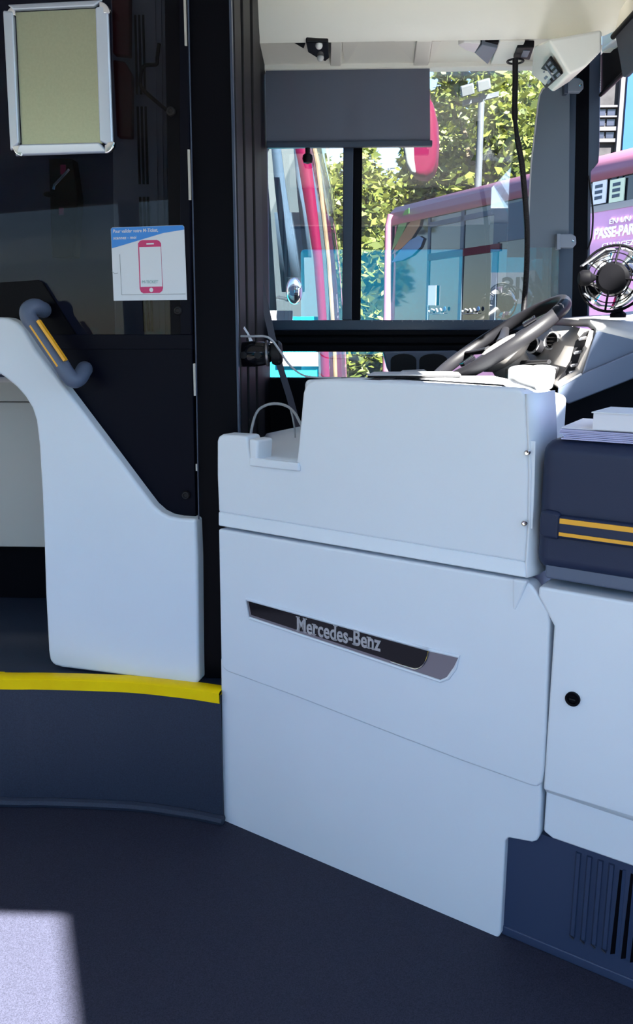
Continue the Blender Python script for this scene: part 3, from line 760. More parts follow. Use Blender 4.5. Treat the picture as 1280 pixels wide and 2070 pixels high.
# ---- snap frame on the glass
fm = thing('poster_frame', 'empty silver snap frame with chrome corners on the smoked glass', 'frame', PF(120, 316, .02))
O = [(9, 12), (221, 1), (232, 310), (25, 317)]; I_ = [(32, 25), (198, 17), (207, 290), (44, 294)]
t0_, t1_ = 0.010, 0.030
for i in range(4):
    j = (i + 1) % 4
    o0, o1_, i0, i1 = PF(*O[i], t1_), PF(*O[j], t1_), PF(*I_[i], t1_), PF(*I_[j], t1_)
    d_ = (o1_ - o0).normalized(); e = 0.012
    q = [o0 + d_ * e, o1_ - d_ * e, i1 - (i1 - i0).normalized() * .002, i0 + (i1 - i0).normalized() * .002]
    b = MB(); b.bridge(q, [p - nf * (0.010 if k in (0, 1) else 0.016) for k, p in enumerate(q)]); b.build('rail', ALU, fm, bevel=0.005, seg=3)
for i in range(4):
    c = PF(*O[i], 0.018); ii = PF(*I_[i], 0.018)
    pts = []
    k0 = PF(*O[(i - 1) % 4], .018); k1_ = PF(*O[(i + 1) % 4], .018)
    da, db = (k0 - c).normalized(), (k1_ - c).normalized()
    L = 0.034
    arc = []
    for a in range(7):
        th = math.pi / 2 * a / 6
        arc.append(c + da * (L * (1 - math.sin(th))) * 0.8 + db * (L * (1 - math.cos(th))) * 0.8)
    b = MB(); b.prism(arc + [c + db * L * .8 + da * L * .62, c + da * L * .62 + db * L * .62, c + da * L * .8 + db * L * .62][:3], nf * 0.012 * 1.0); b.build('corner', CHROME, fm, bevel=0.004, seg=3)
b = MB(); b.prism([PF(*p, 0.026) for p in I_], nf * 0.006); b.build('backing', BACKING, fm)

# ---- sticker card
sk = thing('ticket_sticker', 'square white and blue ticket sticker with a magenta phone on the glass', 'sticker', PF(300, 606, .03))
st = 0.0265
def SK(x, y, t=st): return PF(x, y, t)
b = MB(); b.prism([SK(224, 463), SK(227, 460), SK(369, 455), SK(372, 458), SK(378, 606), SK(230, 608)], nf * 0.0015); b.build('card', CARDW, sk)
st2 = st - 0.0006
b = MB(); b.prism([SK(224.5, 463, st2), SK(227, 460.5, st2), SK(369, 455.5, st2), SK(371.5, 458, st2), SK(372.5, 464, st2), SK(330, 471, st2), SK(280, 486, st2), SK(226, 502, st2)], nf * 0.0005); b.build('blue_band', CARDB, sk)
ph = [(279, 492), (283, 487), (288, 485.5), (317, 485), (322, 487), (325.5, 492), (327, 540), (329.5, 582), (328, 588), (323, 592), (290, 593), (285, 590), (282.5, 584)]
b = MB(); b.prism([SK(x, y, st2) for x, y in ph], nf * 0.0005); ph_ = b.build('phone', CARDP, sk)
b = MB(); b.prism([SK(x, y, st2 - .0004) for x, y in ((281.5, 499.5), (325, 498.5), (328, 579), (284.5, 580))], nf * 0.0003); b.build('phone_screen', CARDW, sk)
b = MB(); b.prism([SK(x, y, st2 - .0004) for x, y in ((296, 491.5), (311, 491), (311, 494), (296, 494.5))], nf * 0.0003); b.build('phone_speaker', CARDW, sk)
b = MB(); b.lathe(SK(306, 586, st2 - .0004), -nf, [(0.0052, 0), (0.0052, 0.0003), (0, 0.0003)], 16); b.build('phone_button', CARDW, sk)
for pl_ in (((242, 514), (246, 596), (375, 594)), ((226, 548), (232, 553), (238, 552))):
    b = MB(); b.tube([SK(x, y, st2) for x, y in pl_], .0006, 5); b.build('pocket_line', GREYC, sk)
fu = FA.u
sw = (SK(320, 468) - SK(229, 471)).dot(fu)
text('printed_line', 'Pour valider votre M-Ticket,', 0.0115, SK(228.5, 471, st2 - .0006), fu, Z, CARDW, sk, extrude=0.0001, bold=0.0002, width=sw, shear=0.15)
text('printed_line', 'scannez - moi', 0.0105, SK(229, 484, st2 - .0006), fu, Z, CARDW, sk, extrude=0.0001, bold=0.0002, width=sw * .52, shear=0.15)
text('printed_word', 'M-TICKET', 0.0105, SK(287.5, 573, st2 - .0010), fu, Z, CARDG, sk, extrude=0.0001, width=sw * .36, shear=0.1)

# ---- grab handle beside the fairing
ghl = thing('grab_rail', 'slate grab handle with two amber stripes by the black partition', 'handle', PF(110, 700, 0.0))
hp = [PF(88, 626, .05), PF(86, 626, .01), PF(72, 620, -.022), PF(58, 626, -.040), PF(58, 642, -.045), PF(74, 664, -.045), PF(94, 693, -.045), PF(122, 734, -.045), PF(136, 756, -.045), PF(148, 768, -.040), PF(160, 764, -.022), PF(170, 748, .01), PF(172, 746, .05)]
b = MB(); b.tube(smooth_path(hp, 5), 0.0205, 16); b.build('bar', SLATE, ghl, smooth=True)
for x0_, y0_, x1_, y1_, w_ in ((75, 648, 130, 729, 6.0), (60, 658, 116, 741, 4.0)):
    A_, B_ = PF(x0_, y0_, -.0655), PF(x1_, y1_, -.0655)
    d_ = (B_ - A_).normalized(); sd = d_.cross(nf).normalized() * (w_ * 0.0006)
    b = MB(); b.prism([A_ - sd, A_ + sd, B_ + sd, B_ - sd], nf * 0.012); b.build('grip_stripe', ORNG, ghl)

# ---- white panel further back on the podium
bp = thing('wheel_box', 'off-white wheel box further back at the left edge', 'wheel box', (PY(0, 1100, 2.62).x, 2.7, ZP))
yb2 = 2.62
zb0, zb1, zb2 = PY(40, 1106, yb2).z, PY(40, 812, yb2).z, PY(40, 772, yb2).z
xe = PY(190, 1000, yb2).x
b = MB(); b.box((-3.0, yb2, zb0), (xe, YW - .02, zb1 - .002)); b.build('front_board', OFFW, bp, bevel=0.004)
b = MB(); b.box((-3.0, yb2 + .002, zb1), (xe, YW - .02, zb2)); b.build('top_board', OFFW, bp, bevel=0.004)
b = MB(); b.box((-3.0, yb2 + .12, ZP), (xe, YW - .02, zb0)); b.build('recessed_base', BLACK, bp)

# ---- black pillar and profiles
YPI = PF(400, 1000, .03).y + 0.01
pil = sroot('trim_3', (PY(430, 1000, YPI).x, YPI, ZP), 'black partition pillar from podium to roof', 'pillar')
xa_, xb_ = PY(394, 760, YPI).x, PY(476, 500, YPI).x
b = MB(); b.box((xa_, YPI, ZP), (xb_, YPI + .06, 2.4)); b.build('post', BLACK, pil, bevel=0.004)
b = MB(); b.box((xb_ - .003, YPI - .003, ZP), (xb_ + .002, YPI + .02, 2.4)); b.build('edge_highlight', FRAMEB, pil)  # paler strip put in as the highlight along the post edge
XP = xb_ + 0.004
b = MB(); b.box((XP - .03, YPI + .06, ZP), (XP - .012, YW, 2.4)); b.build('web', BLACK, pil)
for x0_, x1_, m_ in ((483, 495, GREYB), (500, 513, GREYB), (518, 531, GREYB)):
    ya_, yb_ = PX(x0_, 500, XP).y, PX(x1_, 500, XP).y
    b = MB(); b.box((XP - .014, ya_, ZP), (XP, min(yb_, YW), 2.4)); b.build('profile', m_, pil, bevel=0.003)

# ---- validator head on the pillar
vd = thing('card_reader', 'black capsule shaped card reader clipped to the pillar', 'card reader', PY(520, 735, 2.16))
vy = 2.14
c0, c1_ = PY(478, 717, vy), PY(548, 714, vy)
ax_ = (c1_ - c0).normalized(); L_ = (c1_ - c0).length
b = MB(); b.lathe(c0, ax_, [(0.0, -0.002), (0.024, -0.002), (0.031, 0.006), (0.033, L_ * .5), (0.030, L_ * .8), (0.022, L_)], 28); b.build('body', GLOSSB, vd, smooth=True)
b = MB(); b.lathe(c0 + ax_ * (L_ * .84), ax_, [(0.029, 0), (0.033, 0.003), (0.033, 0.008), (0.029, 0.010)], 28); b.build('ring', SILVER, vd, smooth=True)
b = MB(); b.lathe(c0 + ax_ * (L_ + .002), ax_, [(0.028, 0), (0.031, 0.006), (0.031, 0.020), (0.024, 0.027), (0, 0.027)], 28); b.build('cap', RUBBER, vd, smooth=True)
for x in (492, 521):
    b = MB(); b.lathe(PY(x, 718, vy - .032), (0, -1, 0), [(0.009, 0), (0.009, 0.003), (0.0, 0.004)], 16); b.build('lens', GREYB, vd, smooth=True)
b = MB(); b.obox(PY(555, 693, vy), (0.022, 0, -.006), (0, 0.03, 0), (0.002, 0, 0.006)); b.build('clip', CHROME, vd, bevel=0.002)
b = MB(); b.prism([PY(494, 660, vy - .02), PY(502, 672, vy - .02), PY(511, 689, vy - .02), PY(504, 690, vy - .02), PY(500, 676, vy - .02), PY(492, 664, vy - .02)], (0, .003, 0)); b.build('white_tag', PAPER, vd)
b = MB(); b.tube(smooth_path([PY(476, 679, vy - .03), PY(505, 680, vy - .03), PY(535, 680, vy - .03), PY(550, 688, vy - .03), PY(565, 708, vy - .03), PY(585, 737, vy - .02), PY(610, 757, vy - .01), PY(640, 763, vy), PY(690, 764, vy)]), 0.0028, 8)
tag(b.build('reader_cable', GREYC, smooth=True), 'grey cable curving from the card reader to the counter', 'cable')

# ---- seat belt strap and cup holder, seen over the door
yb3 = 2.7
sp = [PY(x, y, yb3) for x, y in ((524, 560), (535, 610), (550, 680), (566, 740), (585, 800), (604, 870))]
b = MB()
for i in range(len(sp) - 1):
    wv = Vector((0.011, 0, 0))
    b.obox((sp[i] + sp[i + 1]) / 2, wv * 2, (0, .003, 0), (sp[i + 1] - sp[i]) * 1.01)
tag(b.build('seat_belt', BELT), 'grey seat belt strap hanging beside the driver window', 'seat belt')
ch = thing('cup_holder', 'black twin cup holder under the driver window', 'cup holder', PY(850, 757, 2.86))
yc = 2.86
co = [(774, 711), (926, 709), (920, 742), (902, 756), (790, 758), (783, 745)]
b = MB(); b.prism([PY(x, y, yc) for x, y in co], (0, .08, 0)); b.build('body', SLATE, ch, bevel=0.006)
for x0_, x1_ in ((790, 842), (848, 905)):
    arc = [(x0_, 752)] + [((x0_ + x1_) / 2 - math.cos(math.pi * k / 8) * (x1_ - x0_) / 2, 728 - math.sin(math.pi * k / 8) * 13) for k in range(9)] + [(x1_, 752)]
    b = MB(); b.prism([PY(x, y, yc - .003) for x, y in arc], (0, .01, 0)); b.build('cup_well', RUBBER, ch)
b = MB(); b.prism([PY(806, 754, 2.8), PY(866, 752, 2.8), PY(858, 747, 2.8), PY(815, 749, 2.8)], (0, .02, 0))
b.build('card', PAPER, ch)

# ================================================================== DASHBOARD
da = thing('dashboard', 'grey and slate dashboard beyond the steering wheel', 'dashboard', (1.0, 2.4, 0.9))
yn, yf = 2.0, 2.72
def quadgrid(rows, name, m, parent, thick=0.012, bevel=0.0):
    b = MB(); b.grid(rows); return b.build(name, m, parent, smooth=True, thick=thick)
upf = [PY(1207, 665, yn), PY(1290, 686, yn), PY(1380, 708, yn), PY(1380, 672, yn), PY(1300, 704, yn), PY(1240, 730, yn), PY(1175, 757, yn), PY(1186, 727, yn), PY(1198, 690, yn)]
upf = [PY(x, y, yn) for x, y in ((1207, 665), (1290, 686), (1330, 696), (1300, 705), (1240, 731), (1176, 758), (1186, 727), (1198, 690))]
b = MB(); b.prism(upf, (0.02, 0.06, 0)); b.build('side_upper', SLATE, da, bevel=0.005)
lwf = [PY(x, y, yn - .02) for x, y in ((1176, 756), (1240, 729), (1300, 703), (1400, 660), (1400, 735), (1280, 766), (1150, 817), (1127, 800), (1129, 783))]
b = MB(); b.prism(lwf, (0.02, 0.08, 0)); b.build('side_lower', SLATE, da, bevel=0.004)
b = MB(); b.tube([PY(1129, 782, yn - .02), PY(1176, 756, yn - .02)], 0.003, 8); b.build('edge_bead', DASHT, da, smooth=True)
b = MB(); b.prism([PY(x, y, yn + .03) for x, y in ((1120, 800), (1150, 800), (1420, 690), (1420, 1000), (1100, 1000))], (0, 0.3, 0)); b.build('lower_shell', BLACK, da)
near = [PY(1207, 664, yn), PY(1290, 685, yn), PY(1400, 712, yn), PY(1560, 745, yn)]
mid = [PY(1190, 653, 2.25), PY(1262, 655, 2.25), PY(1380, 660, 2.25), PY(1500, 670, 2.25)]
far = [PY(1113, 650, yf), PY(1234, 642, yf), PY(1300, 632, yf), PY(1420, 640, yf)]
quadgrid([near, mid, far], 'top_shelf', DASHT, da, 0.02)
b = MB(); b.prism([PY(1112, 652, yf), PY(1180, 646, yf), PY(1238, 640, yf), PY(1238, 646, yf), PY(1180, 652, yf), PY(1112, 659, yf)], (0, .03, 0)); b.build('rear_edge', DASHT, da, bevel=0.003)
b = MB(); b.prism([PY(1153, 646, yf - .02), PY(1232, 641, yf - .02), PY(1232, 645, yf - .02), PY(1153, 650, yf - .02)], (0, .01, 0)); b.build('demister_slot', RUBBER, da)
t_ = [PY(1112, 660, yf), PY(1160, 662, 2.4), PY(1203, 670, yn + .01)]
m2 = [PY(1085, 690, yf - .03), PY(1135, 700, 2.36), PY(1192, 706, yn + .01)]
m3 = [PY(1062, 718, yf - .05), PY(1120, 738, 2.34), PY(1176, 752, yn + .01)]
m4 = [PY(1048, 742, yf - .08), PY(1098, 768, 2.3), PY(1132, 784, yn)]
quadgrid([t_, m2, m3, m4], 'instrument_face', DASHG, da, 0.012)
# dark switch strip
sw_ = [(1200, 664), (1180, 672), (1163, 690), (1152, 730), (1128, 768), (1120, 782), (1150, 780), (1176, 756), (1190, 715)]
b = MB(); b.prism([PY(x, y, 2.06) for x, y in sw_], (0.01, 0.02, 0)); ss = b.build('switch_strip', RUBBER, da, bevel=0.003)
for x, y in ((1178, 684), (1168, 712), (1161, 738), (1158, 752)):
    b = MB(); b.obox(PY(x, y, 2.05), (0.018, 0, 0.004), (0, 0.014, 0), (-.002, 0, 0.008)); b.build('switch', SILVER, ss, bevel=0.002)
# round vents
for x, y, r_ in ((1117, 690, .026), (1078, 699, .024)):
    yv = 2.44 if x > 1100 else 2.52
    c = PY(x, y, yv); ax_ = Vector((-.75, -.60, .25)).normalized()
    b = MB(); b.lathe(c, ax_, [(r_, -.05), (r_, 0.004), (r_ * .9, 0.009), (r_ * .78, 0.006), (r_ * .74, -0.006), (0, -0.006)], 28); vn = b.build('air_vent', RUBBER, da, smooth=True)
    for k in range(3):
        b = MB(); b.obox(c + ax_ * .001 + Z * (k - 1) * r_ * .4, Vector((ax_.y, -ax_.x, 0)) * (r_ * 1.35), ax_ * .004, Z * .002); b.build('vane', GREYB, vn)
    b = MB(); b.torus(c + ax_ * .006, ax_, r_ * .93, .003, 32, 8); b.build('vent_rim', DASHT, vn, smooth=True)
# binnacle shelf in the sun
bz = 1.215
b = MB(); b.bridge([PZ(x, y, bz) for x, y in ((1028, 742), (1075, 722), (1134, 741), (1088, 758))], [PZ(x, y, bz) - Z * .05 for x, y in ((1028, 742), (1075, 722), (1134, 741), (1088, 758))]); b.build('binnacle', DASHT, da, bevel=0.008, seg=3)
b = MB(); b.bridge([PZ(x, y, bz - .01) for x, y in ((1022, 744), (1030, 738), (1092, 757), (1086, 766))], [PZ(x, y, bz - .01) - Z * .03 for x, y in ((1022, 744), (1030, 738), (1092, 757), (1086, 766))]); b.build('binnacle_lip', DASHG, da, bevel=0.005)

# ================================================================== STEERING WHEEL
wc = PY(1006, 693, 2.42)
wn = Vector((-.545, -.03, .83)).normalized()
st_ = thing('steering_wheel', 'dark leather steering wheel catching the sun', 'steering wheel', wc)
b = MB(); b.torus(wc, wn, .212, .016, 96, 16, flat=1.2); b.build('rim', LEATH, st_, smooth=True)
b = MB(); b.lathe(wc - wn * .03, wn, [(0.03, -.05), (.075, -.02), (.085, 0), (.08, .016), (.05, .026), (0, .03)], 36); b.build('hub', DASHG, st_, smooth=True)
wx = wn.cross(Vector((0, 1, 0))).normalized(); wy = wn.cross(wx)
for a in (20, 160, 250, 290):
    d_ = wx * math.cos(R(a)) + wy * math.sin(R(a))
    b = MB(); b.tube([wc + d_ * .06 - wn * .012, wc + d_ * .13 - wn * .008, wc + d_ * .205], [.018, .014, .012], 10, flat=.55); b.build('spoke', LEATH, st_, smooth=True)
for a in (15, 165):
    d_ = wx * math.cos(R(a)) + wy * math.sin(R(a))
    b = MB(); b.obox(wc + d_ * .105 + wn * .006, d_ * .04, d_.cross(wn) * .035, wn * .012); b.build('button_pad', GLOSSB, st_, bevel=0.003)
b = MB(); b.tube([wc - wn * .06, wc - wn * .16, wc - wn * .34], [.055, .05, .06], 16); b.build('column', DASHG, st_, smooth=True)
hb0 = PY(920, 742, 2.30)
b = MB(); b.tube([wc - wn * .07 + Vector((.02, -.02, 0)), wc - wn * .08 + Vector((.06, -.20, .02))], [.009, .006], 10); b.build('stalk', RUBBER, st_, smooth=True)

# ================================================================== FAN on the dash
fc = PY(1239, 563, 2.18)
fnm = Vector((-.42, -.9, .10)).normalized()
fs_ = Vector((-fnm.y, fnm.x, 0)).normalized() * -1
fs_ = fnm.cross(Z).normalized(); fu_ = fs_.cross(fnm).normalized()
fn = thing('dash_fan', 'small black and chrome fan on the dashboard', 'fan', PY(1250, 628, 2.18))
b = MB(); b.torus(fc, fnm, .082, .0035, 48, 8); b.build('guard_ring', MATTE, fn, smooth=True)
for r_ in (.062, .046):
    b = MB(); b.torus(fc + fnm * .012, fnm, r_, .0014, 40, 6); b.build('guard_wire', MATTE, fn, smooth=True)
for k in range(4):
    d_ = fs_ * math.cos(R(k * 90 + 8)) + fu_ * math.sin(R(k * 90 + 8))
    b = MB(); b.tube([fc + fnm * .018 + d_ * .02, fc + fnm * .012 + d_ * .06, fc + d_ * .082], .0028, 6); b.build('guard_spoke', MATTE, fn)
b = MB(); b.lathe(fc, fnm, [(0.0, -.05), (.034, -.05), (.040, -.02), (.040, .012), (.032, .02), (0, .022)], 28); b.build('motor', MATTE, fn, smooth=True)
for k in range(4):
    a0_ = R(k * 90 + 30)
    rows = []
    for i in range(6):
        rr = .03 + .046 * i / 5
        row = []
        for j in range(6):
            a = a0_ + R(62) * j / 5 * (0.75 + .25 * i / 5)
            row.append(fc + fs_ * (rr * math.cos(a)) + fu_ * (rr * math.sin(a)) + fnm * (.010 - .022 * j / 5))
        rows.append(row)
    b = MB(); b.grid(rows); b.build('blade', CHROME, fn, smooth=True, thick=0.0012)
yfn = fc.y
oc = [(1176, 538), (1222, 505), (1262, 503), (1300, 520), (1320, 560), (1300, 606), (1262, 622), (1213, 618), (1180, 594)]
pp = [PY(x, y, yfn + .02) for x, y in oc]
b = MB()
for i in range(len(pp) - 1):
    b.obox((pp[i] + pp[i + 1]) / 2, (pp[i + 1] - pp[i]) * 1.02, (0, .022, 0), (pp[i + 1] - pp[i]).cross(Vector((0, 1, 0))).normalized() * .004)
b.build('bracket', SILVER, fn)
b = MB(); b.lathe(PY(1180, 562, yfn), Vector((1, 0, 0)), [(0.0, -.012), (.014, -.012), (.020, -.004), (.020, .012), (.012, .02), (0.006, .03)], 14); b.build('clamp_knob', MATTE, fn, smooth=True)
b = MB(); b.lathe(PY(1250, 634, yfn + .02), Z, [(.02, -.01), (.02, 0), (.012, .006), (.012, .03)], 16); b.build('foot', MATTE, fn, smooth=True)

# ================================================================== TINTED SHIELD by the pillar
sh = thing('sun_shield', 'grey tinted shield with clear lower edge hinged on the pillar', 'shield', PY(1100, 640, 2.8))
yS = 2.80
b = MB(); b.prism([PY(x, y, yS) for x, y in ((1066, 500), (1074, 330), (1088, 210), (1091, 192), (1097, 180), (1107, 173), (1120, 170), (1152, 172), (1150, 500))], (0, .006, 0)); b.build('tinted_plate', TINT, sh)
b = MB(); b.tube([PY(x, y, yS) for x, y in ((1067, 470), (1074, 330), (1088, 210), (1091, 192), (1097, 180), (1107, 173), (1118, 170))], 0.0025, 8); b.build('edge_bead', DASHT, sh, smooth=True)
b = MB(); b.prism([PY(x, y, yS) for x, y in ((1066, 500), (1131, 500), (1128, 645), (1060, 645))], (0, .006, 0)); b.build('clear_plate', ACRYL, sh)
for (x, y) in ((1163, 172), (1148, 487)):
    b = MB(); b.prism([PY(x + dx, y + dy, yS - .02) for dx, dy in ((-20, -14), (8, -15), (17, -9), (18, 6), (10, 15), (-20, 14))], (0, .02, 0)); hg_ = b.build('hinge', GREYPL, sh, bevel=0.004)
    b = MB(); b.prism([PY(x + dx, y + dy, yS - .026) for dx, dy in ((-22, -15), (-14, -15), (-14, 17), (-22, 17))], (0, .03, 0)); b.build('clip', FRAMEB if y < 300 else GREYPL, hg_, bevel=0.002)
    b = MB(); b.lathe(PY(x + 10, y, yS - .02), (0, -1, 0), [(.004, 0), (.004, .002), (0, .003)], 12); b.build('screw', CHROME, hg_, smooth=True)

# ================================================================== OVERHEAD
zU = PY(700, 141, YW - .02).z           # underside height at the window
ovx0, ovx1 = PY(515, 300, 2.7).x - .15, 0.97
ov = thing('overhead_locker', 'cream overhead locker moulding above the driver window', 'locker', (0.3, 2.75, zU))
ylk = PZ(700, 82, zU + .004).y           # lower front edge
def LK(x, prof): return [Vector((x, y, z)) for y, z in prof]
prof = [(ylk - .10, 2.5), (ylk - .075, zU + .20), (ylk - .05, zU + .09), (ylk - .03, zU + .035), (ylk - .012, zU + .008), (ylk, zU), (ylk + .02, zU + .006), (ylk + .03, zU + .03), (ylk + .03, 2.5)]
xr_ = PZ(1195, 82, zU).x
b = MB()
secs = []
for i in range(14):
    f = i / 13
    x = ovx0 + (xr_ - ovx0) * f
    secs.append(LK(x, prof))
# rounded nose towards the windscreen: shrink in Y
for k, (dx, dz, dy) in enumerate(((.03, .004, -.006), (.06, .014, -.02), (.085, .03, -.04), (.10, .05, -.07))):
    secs.append([Vector((xr_ + dx, y + dy, min(z + dz, 2.5))) for y, z in prof])
for i in range(len(secs) - 1):
    n_ = len(prof)
    for k in range(n_):
        k2 = (k + 1) % n_
        b.poly([secs[i][k], secs[i][k2], secs[i + 1][k2], secs[i + 1][k]])
b.poly(secs[0]); b.poly(secs[-1])
b.build('front_shell', CREAM, ov, smooth=True)
# soffit with pockets
yw2 = YW - 0.015
b = MB(); b.prism([(ovx0, ylk + .02, zU + .045), (xr_ + .02, ylk + .02, zU + .045), (xr_ + .02, yw2, zU + .006), (ovx0, yw2, zU + .006)], (0, 0, .05)); b.build('soffit', CREAM, ov)
b = MB(); b.box((ovx0, yw2 - .03, zU - .004), (xr_ + .03, yw2 + .02, zU + .03)); b.build('window_lip', CREAM, ov, bevel=0.004)
def SF(x, y, z=None): return PZ(x, y, zU + .002 if z is None else z)
for quad in (((668, 84), (692, 84), (690, 134), (668, 134)), ((842, 84), (874, 84), (866, 134), (836, 134)), ((1010, 84), (1062, 84), (1042, 134), (990, 134))):
    q = [SF(x, y) for x, y in quad]
    b = MB(); b.prism(q, (0, 0, .05)); b.build('rib', CREAM, ov, bevel=0.004)
for tri in (((692, 84), (728, 84), (698, 132)), ((797, 84), (842, 84), (838, 128)), ((874, 84), (892, 84), (868, 132))):
    q = [SF(x, y, zU + .012) for x, y in tri]
    b = MB(); b.prism(q, (0, 0, .04)); b.build('gusset', CREAM, ov)
# camera / speaker unit in the first pocket
mc = thing('dual_lens_unit', 'black unit with two round silver lenses in the overhead pocket', 'camera', SF(645, 105, zU))
b = MB(); b.prism([SF(x, y, zU - .004) for x, y in ((618, 86), (664, 86), (666, 118), (658, 125), (638, 116), (622, 106))], (0, 0, .035)); b.build('housing', GLOSSB, mc, bevel=0.004)
b = MB(); b.prism([SF(x, y, zU + .004) for x, y in ((592, 85), (618, 86), (614, 98))], (0, 0, .03)); b.build('wedge', RUBBER, mc)
for x, y in ((645, 92), (648, 117)):
    b = MB(); b.ell(SF(x, y, zU - .008), .011, .011, .011, 16, 10); b.build('lens', LAMPW, mc, smooth=True)
# reading lamp
rl = thing('reading_lamp', 'grey reading lamp with clear lens above the window', 'lamp', SF(965, 105, zU))
b = MB(); b.prism([SF(x, y, zU - .004) for x, y in ((960, 108), (975, 90), (1006, 98), (986, 131))], (0, 0, .035)); b.build('housing', GREYPL, rl, bevel=0.003)
b = MB(); b.prism([SF(x, y, zU - .002) for x, y in ((926, 92), (938, 86), (972, 88), (960, 108), (942, 102))], (0, 0, .03)); b.build('lens', LAMPW, rl, bevel=0.003)
b = MB(); b.prism([SF(x, y, zU + .006) for x, y in ((972, 84), (1016, 84), (1006, 100), (985, 98))], (0, 0, .03)); b.build('mount', BLACK, rl)
# microphone cord holder and cord
mh = thing('microphone_mount', 'black microphone cord mount under the overhead locker', 'mount', SF(1045, 108, zU))
b = MB(); b.prism([SF(x, y, zU - .006) for x, y in ((1046, 97), (1080, 96), (1071, 122), (1038, 118))], (0, 0, .02)); b.build('plate', RUBBER, mh, bevel=0.003)
b = MB(); b.prism([SF(x, y, zU - .008) for x, y in ((1058, 103), (1072, 103), (1066, 116), (1053, 116))], (0, 0, .006)); b.build('label_plate', GREYPL, mh)
b = MB(); b.torus(SF(1042, 124, zU - .016), Z, .024, .004, 32, 8, flat=.8); b.build('collar', RUBBER, mh, smooth=True)
yk = 2.62
cp = smooth_path([PY(x, y, yk) for x, y in ((1042, 118), (1042, 160), (1041, 200), (1041, 235), (1046, 280), (1055, 330), (1060, 380), (1064, 430), (1066, 480), (1065, 540), (1061, 600), (1058, 640))], 14)
coil = []
for i, p in enumerate(cp):
    coil.append(p)
b = MB(); b.tube(cp, [.0085 if i < 14 * 3.2 else .0065 for i in range(len(cp))], 10); cdo = b.build('coiled_lead', RUBBER, smooth=True)
tag(cdo, 'long black coiled microphone cord hanging in front of the window', 'cord')
rc = [cp[i] for i in range(14 * 4, len(cp))]
for i in range(0, len(rc) - 1):
    for h in (0, .5):
        c = rc[i].lerp(rc[i + 1], h); d_ = (rc[i + 1] - rc[i]).normalized()
        b = MB(); b.torus(c, d_, .0062, .0028, 12, 6)
        if i == 0 and h == 0: B_all = MB()
        B_all.add(b.v, b.f)
co_ = B_all.build('coil', RUBBER, cdo, smooth=True); co_['kind'] = 'stuff'
# switch pod
pdn = thing('switch_pod', 'cream overhead pod with black switches beside the windscreen', 'switch pod', PY(1150, 150, 2.55))
fr4 = [PY(x, y, 2.42) for x, y in ((1108, 80), (1217, 60), (1217, 102), (1186, 134), (1152, 152))]
bk4 = [PY(1080, 92, 2.68), PY(1196, 84, 2.72), PY(1202, 112, 2.70), PY(1150, 166, 2.68), PY(1117, 187, 2.66)]
bk4b = PY(1080, 148, 2.66)
b = MB()
b.poly(fr4)
b.poly([fr4[4], fr4[3], bk4[3], bk4[4]]); b.poly([fr4[3], fr4[2], bk4[2], bk4[3]])
b.poly([fr4[0], fr4[4], bk4[4], bk4b, bk4[0]]); b.poly([fr4[2], fr4[1], bk4[1], bk4[2]]); b.poly([fr4[1], fr4[0], bk4[0], bk4[1]]); b.poly([bk4[0], bk4b, bk4[4], bk4[3], bk4[2], bk4[1]])
b.build('housing', CREAM, pdn, bevel=0.008, seg=3)
# black switch block on the slanted left face
pn = (bk4[4] - fr4[4]).cross(fr4[0] - fr4[4]).normalized()
if pn.dot(CAM - fr4[4]) < 0: pn = -pn
def SP(x, y, d=.002): return hit(x, y, fr4[4] + pn * d, (bk4[4] - fr4[4]).cross(fr4[0] - fr4[4]).normalized())
sq = [SP(1115, 112), SP(1139, 148), SP(1107, 177), SP(1087, 149)]
b = MB(); b.prism(sq, pn * .006); sbk = b.build('switch_block', RUBBER, pdn, bevel=0.002)
for (x, y) in ((1108, 128), (1114, 136), (1120, 144), (1126, 151), (1096, 148), (1101, 156), (1107, 165)):
    c = SP(x, y, .010); e1 = (SP(x + 4, y + 6, .010) - c); e2 = (SP(x + 6, y - 6, .010) - c)
    b = MB(); b.prism([c, c + e1 * .7, c + e1 * .7 + e2 * .8, c + e2 * .8], pn * .003); b.build('switch', GREYPL, sbk)
b = MB(); c1_, c2_ = SP(1103, 133, .010), SP(1121, 160, .010); b.tube([c1_, c2_], .003, 8); b.build('divider', GREYPL, sbk, smooth=True)

# ---- front roof trim and pleated windscreen blind
XT = PZ(1220, 103, 2.14).x
tf = sroot('trim_4', (XT, 2.5, 2.2), 'cream roof edge trim above the windscreen', 'trim')
a1 = [PX(1216, 108, XT), PX(1216, 62, XT), PX(1238, 40, XT), PX(1300, -50, XT), PX(1340, -30, XT), PX(1300, 32, XT)]
b = MB(); b.prism(a1, (0.05, 0, 0.0)); b.build('moulding', CREAM, tf, bevel=0.006)
b = MB(); b.prism([PX(1217, 96, XT - .005), PX(1243, 76, XT - .005), PX(1244, 82, XT - .005), PX(1217, 103, XT - .005)], (0.03, 0, 0)); b.build('edge_strip', WHITE, tf, bevel=0.003)
XB = XT + .03
wb = thing('pleated_blind', 'black pleated windscreen blind with silver pleat lines', 'blind', PX(1250, 180, XB))
tl, bl = PX(1217, 112, XB), PX(1217, 192, XB)
tr_, br = Vector((tl.x, 1.9, tl.z)), Vector((bl.x, 1.9, bl.z))
NPL = 24
rows = []
for i in range(NPL * 2 + 1):
    f = i / (NPL * 2); off = Vector((-.006 if i % 2 else .006, 0, 0))
    rows.append([tl.lerp(bl, f) + off, tr_.lerp(br, f) + off])
b = MB(); b.grid(rows); b.build('pleats', PLEAT, wb, thick=0.001)
b = MB(); b.tube([bl + Vector((-.004, 0, 0)), br + Vector((-.004, 0, 0))], .006, 8); b.build('bottom_bar', RUBBER, wb, smooth=True)
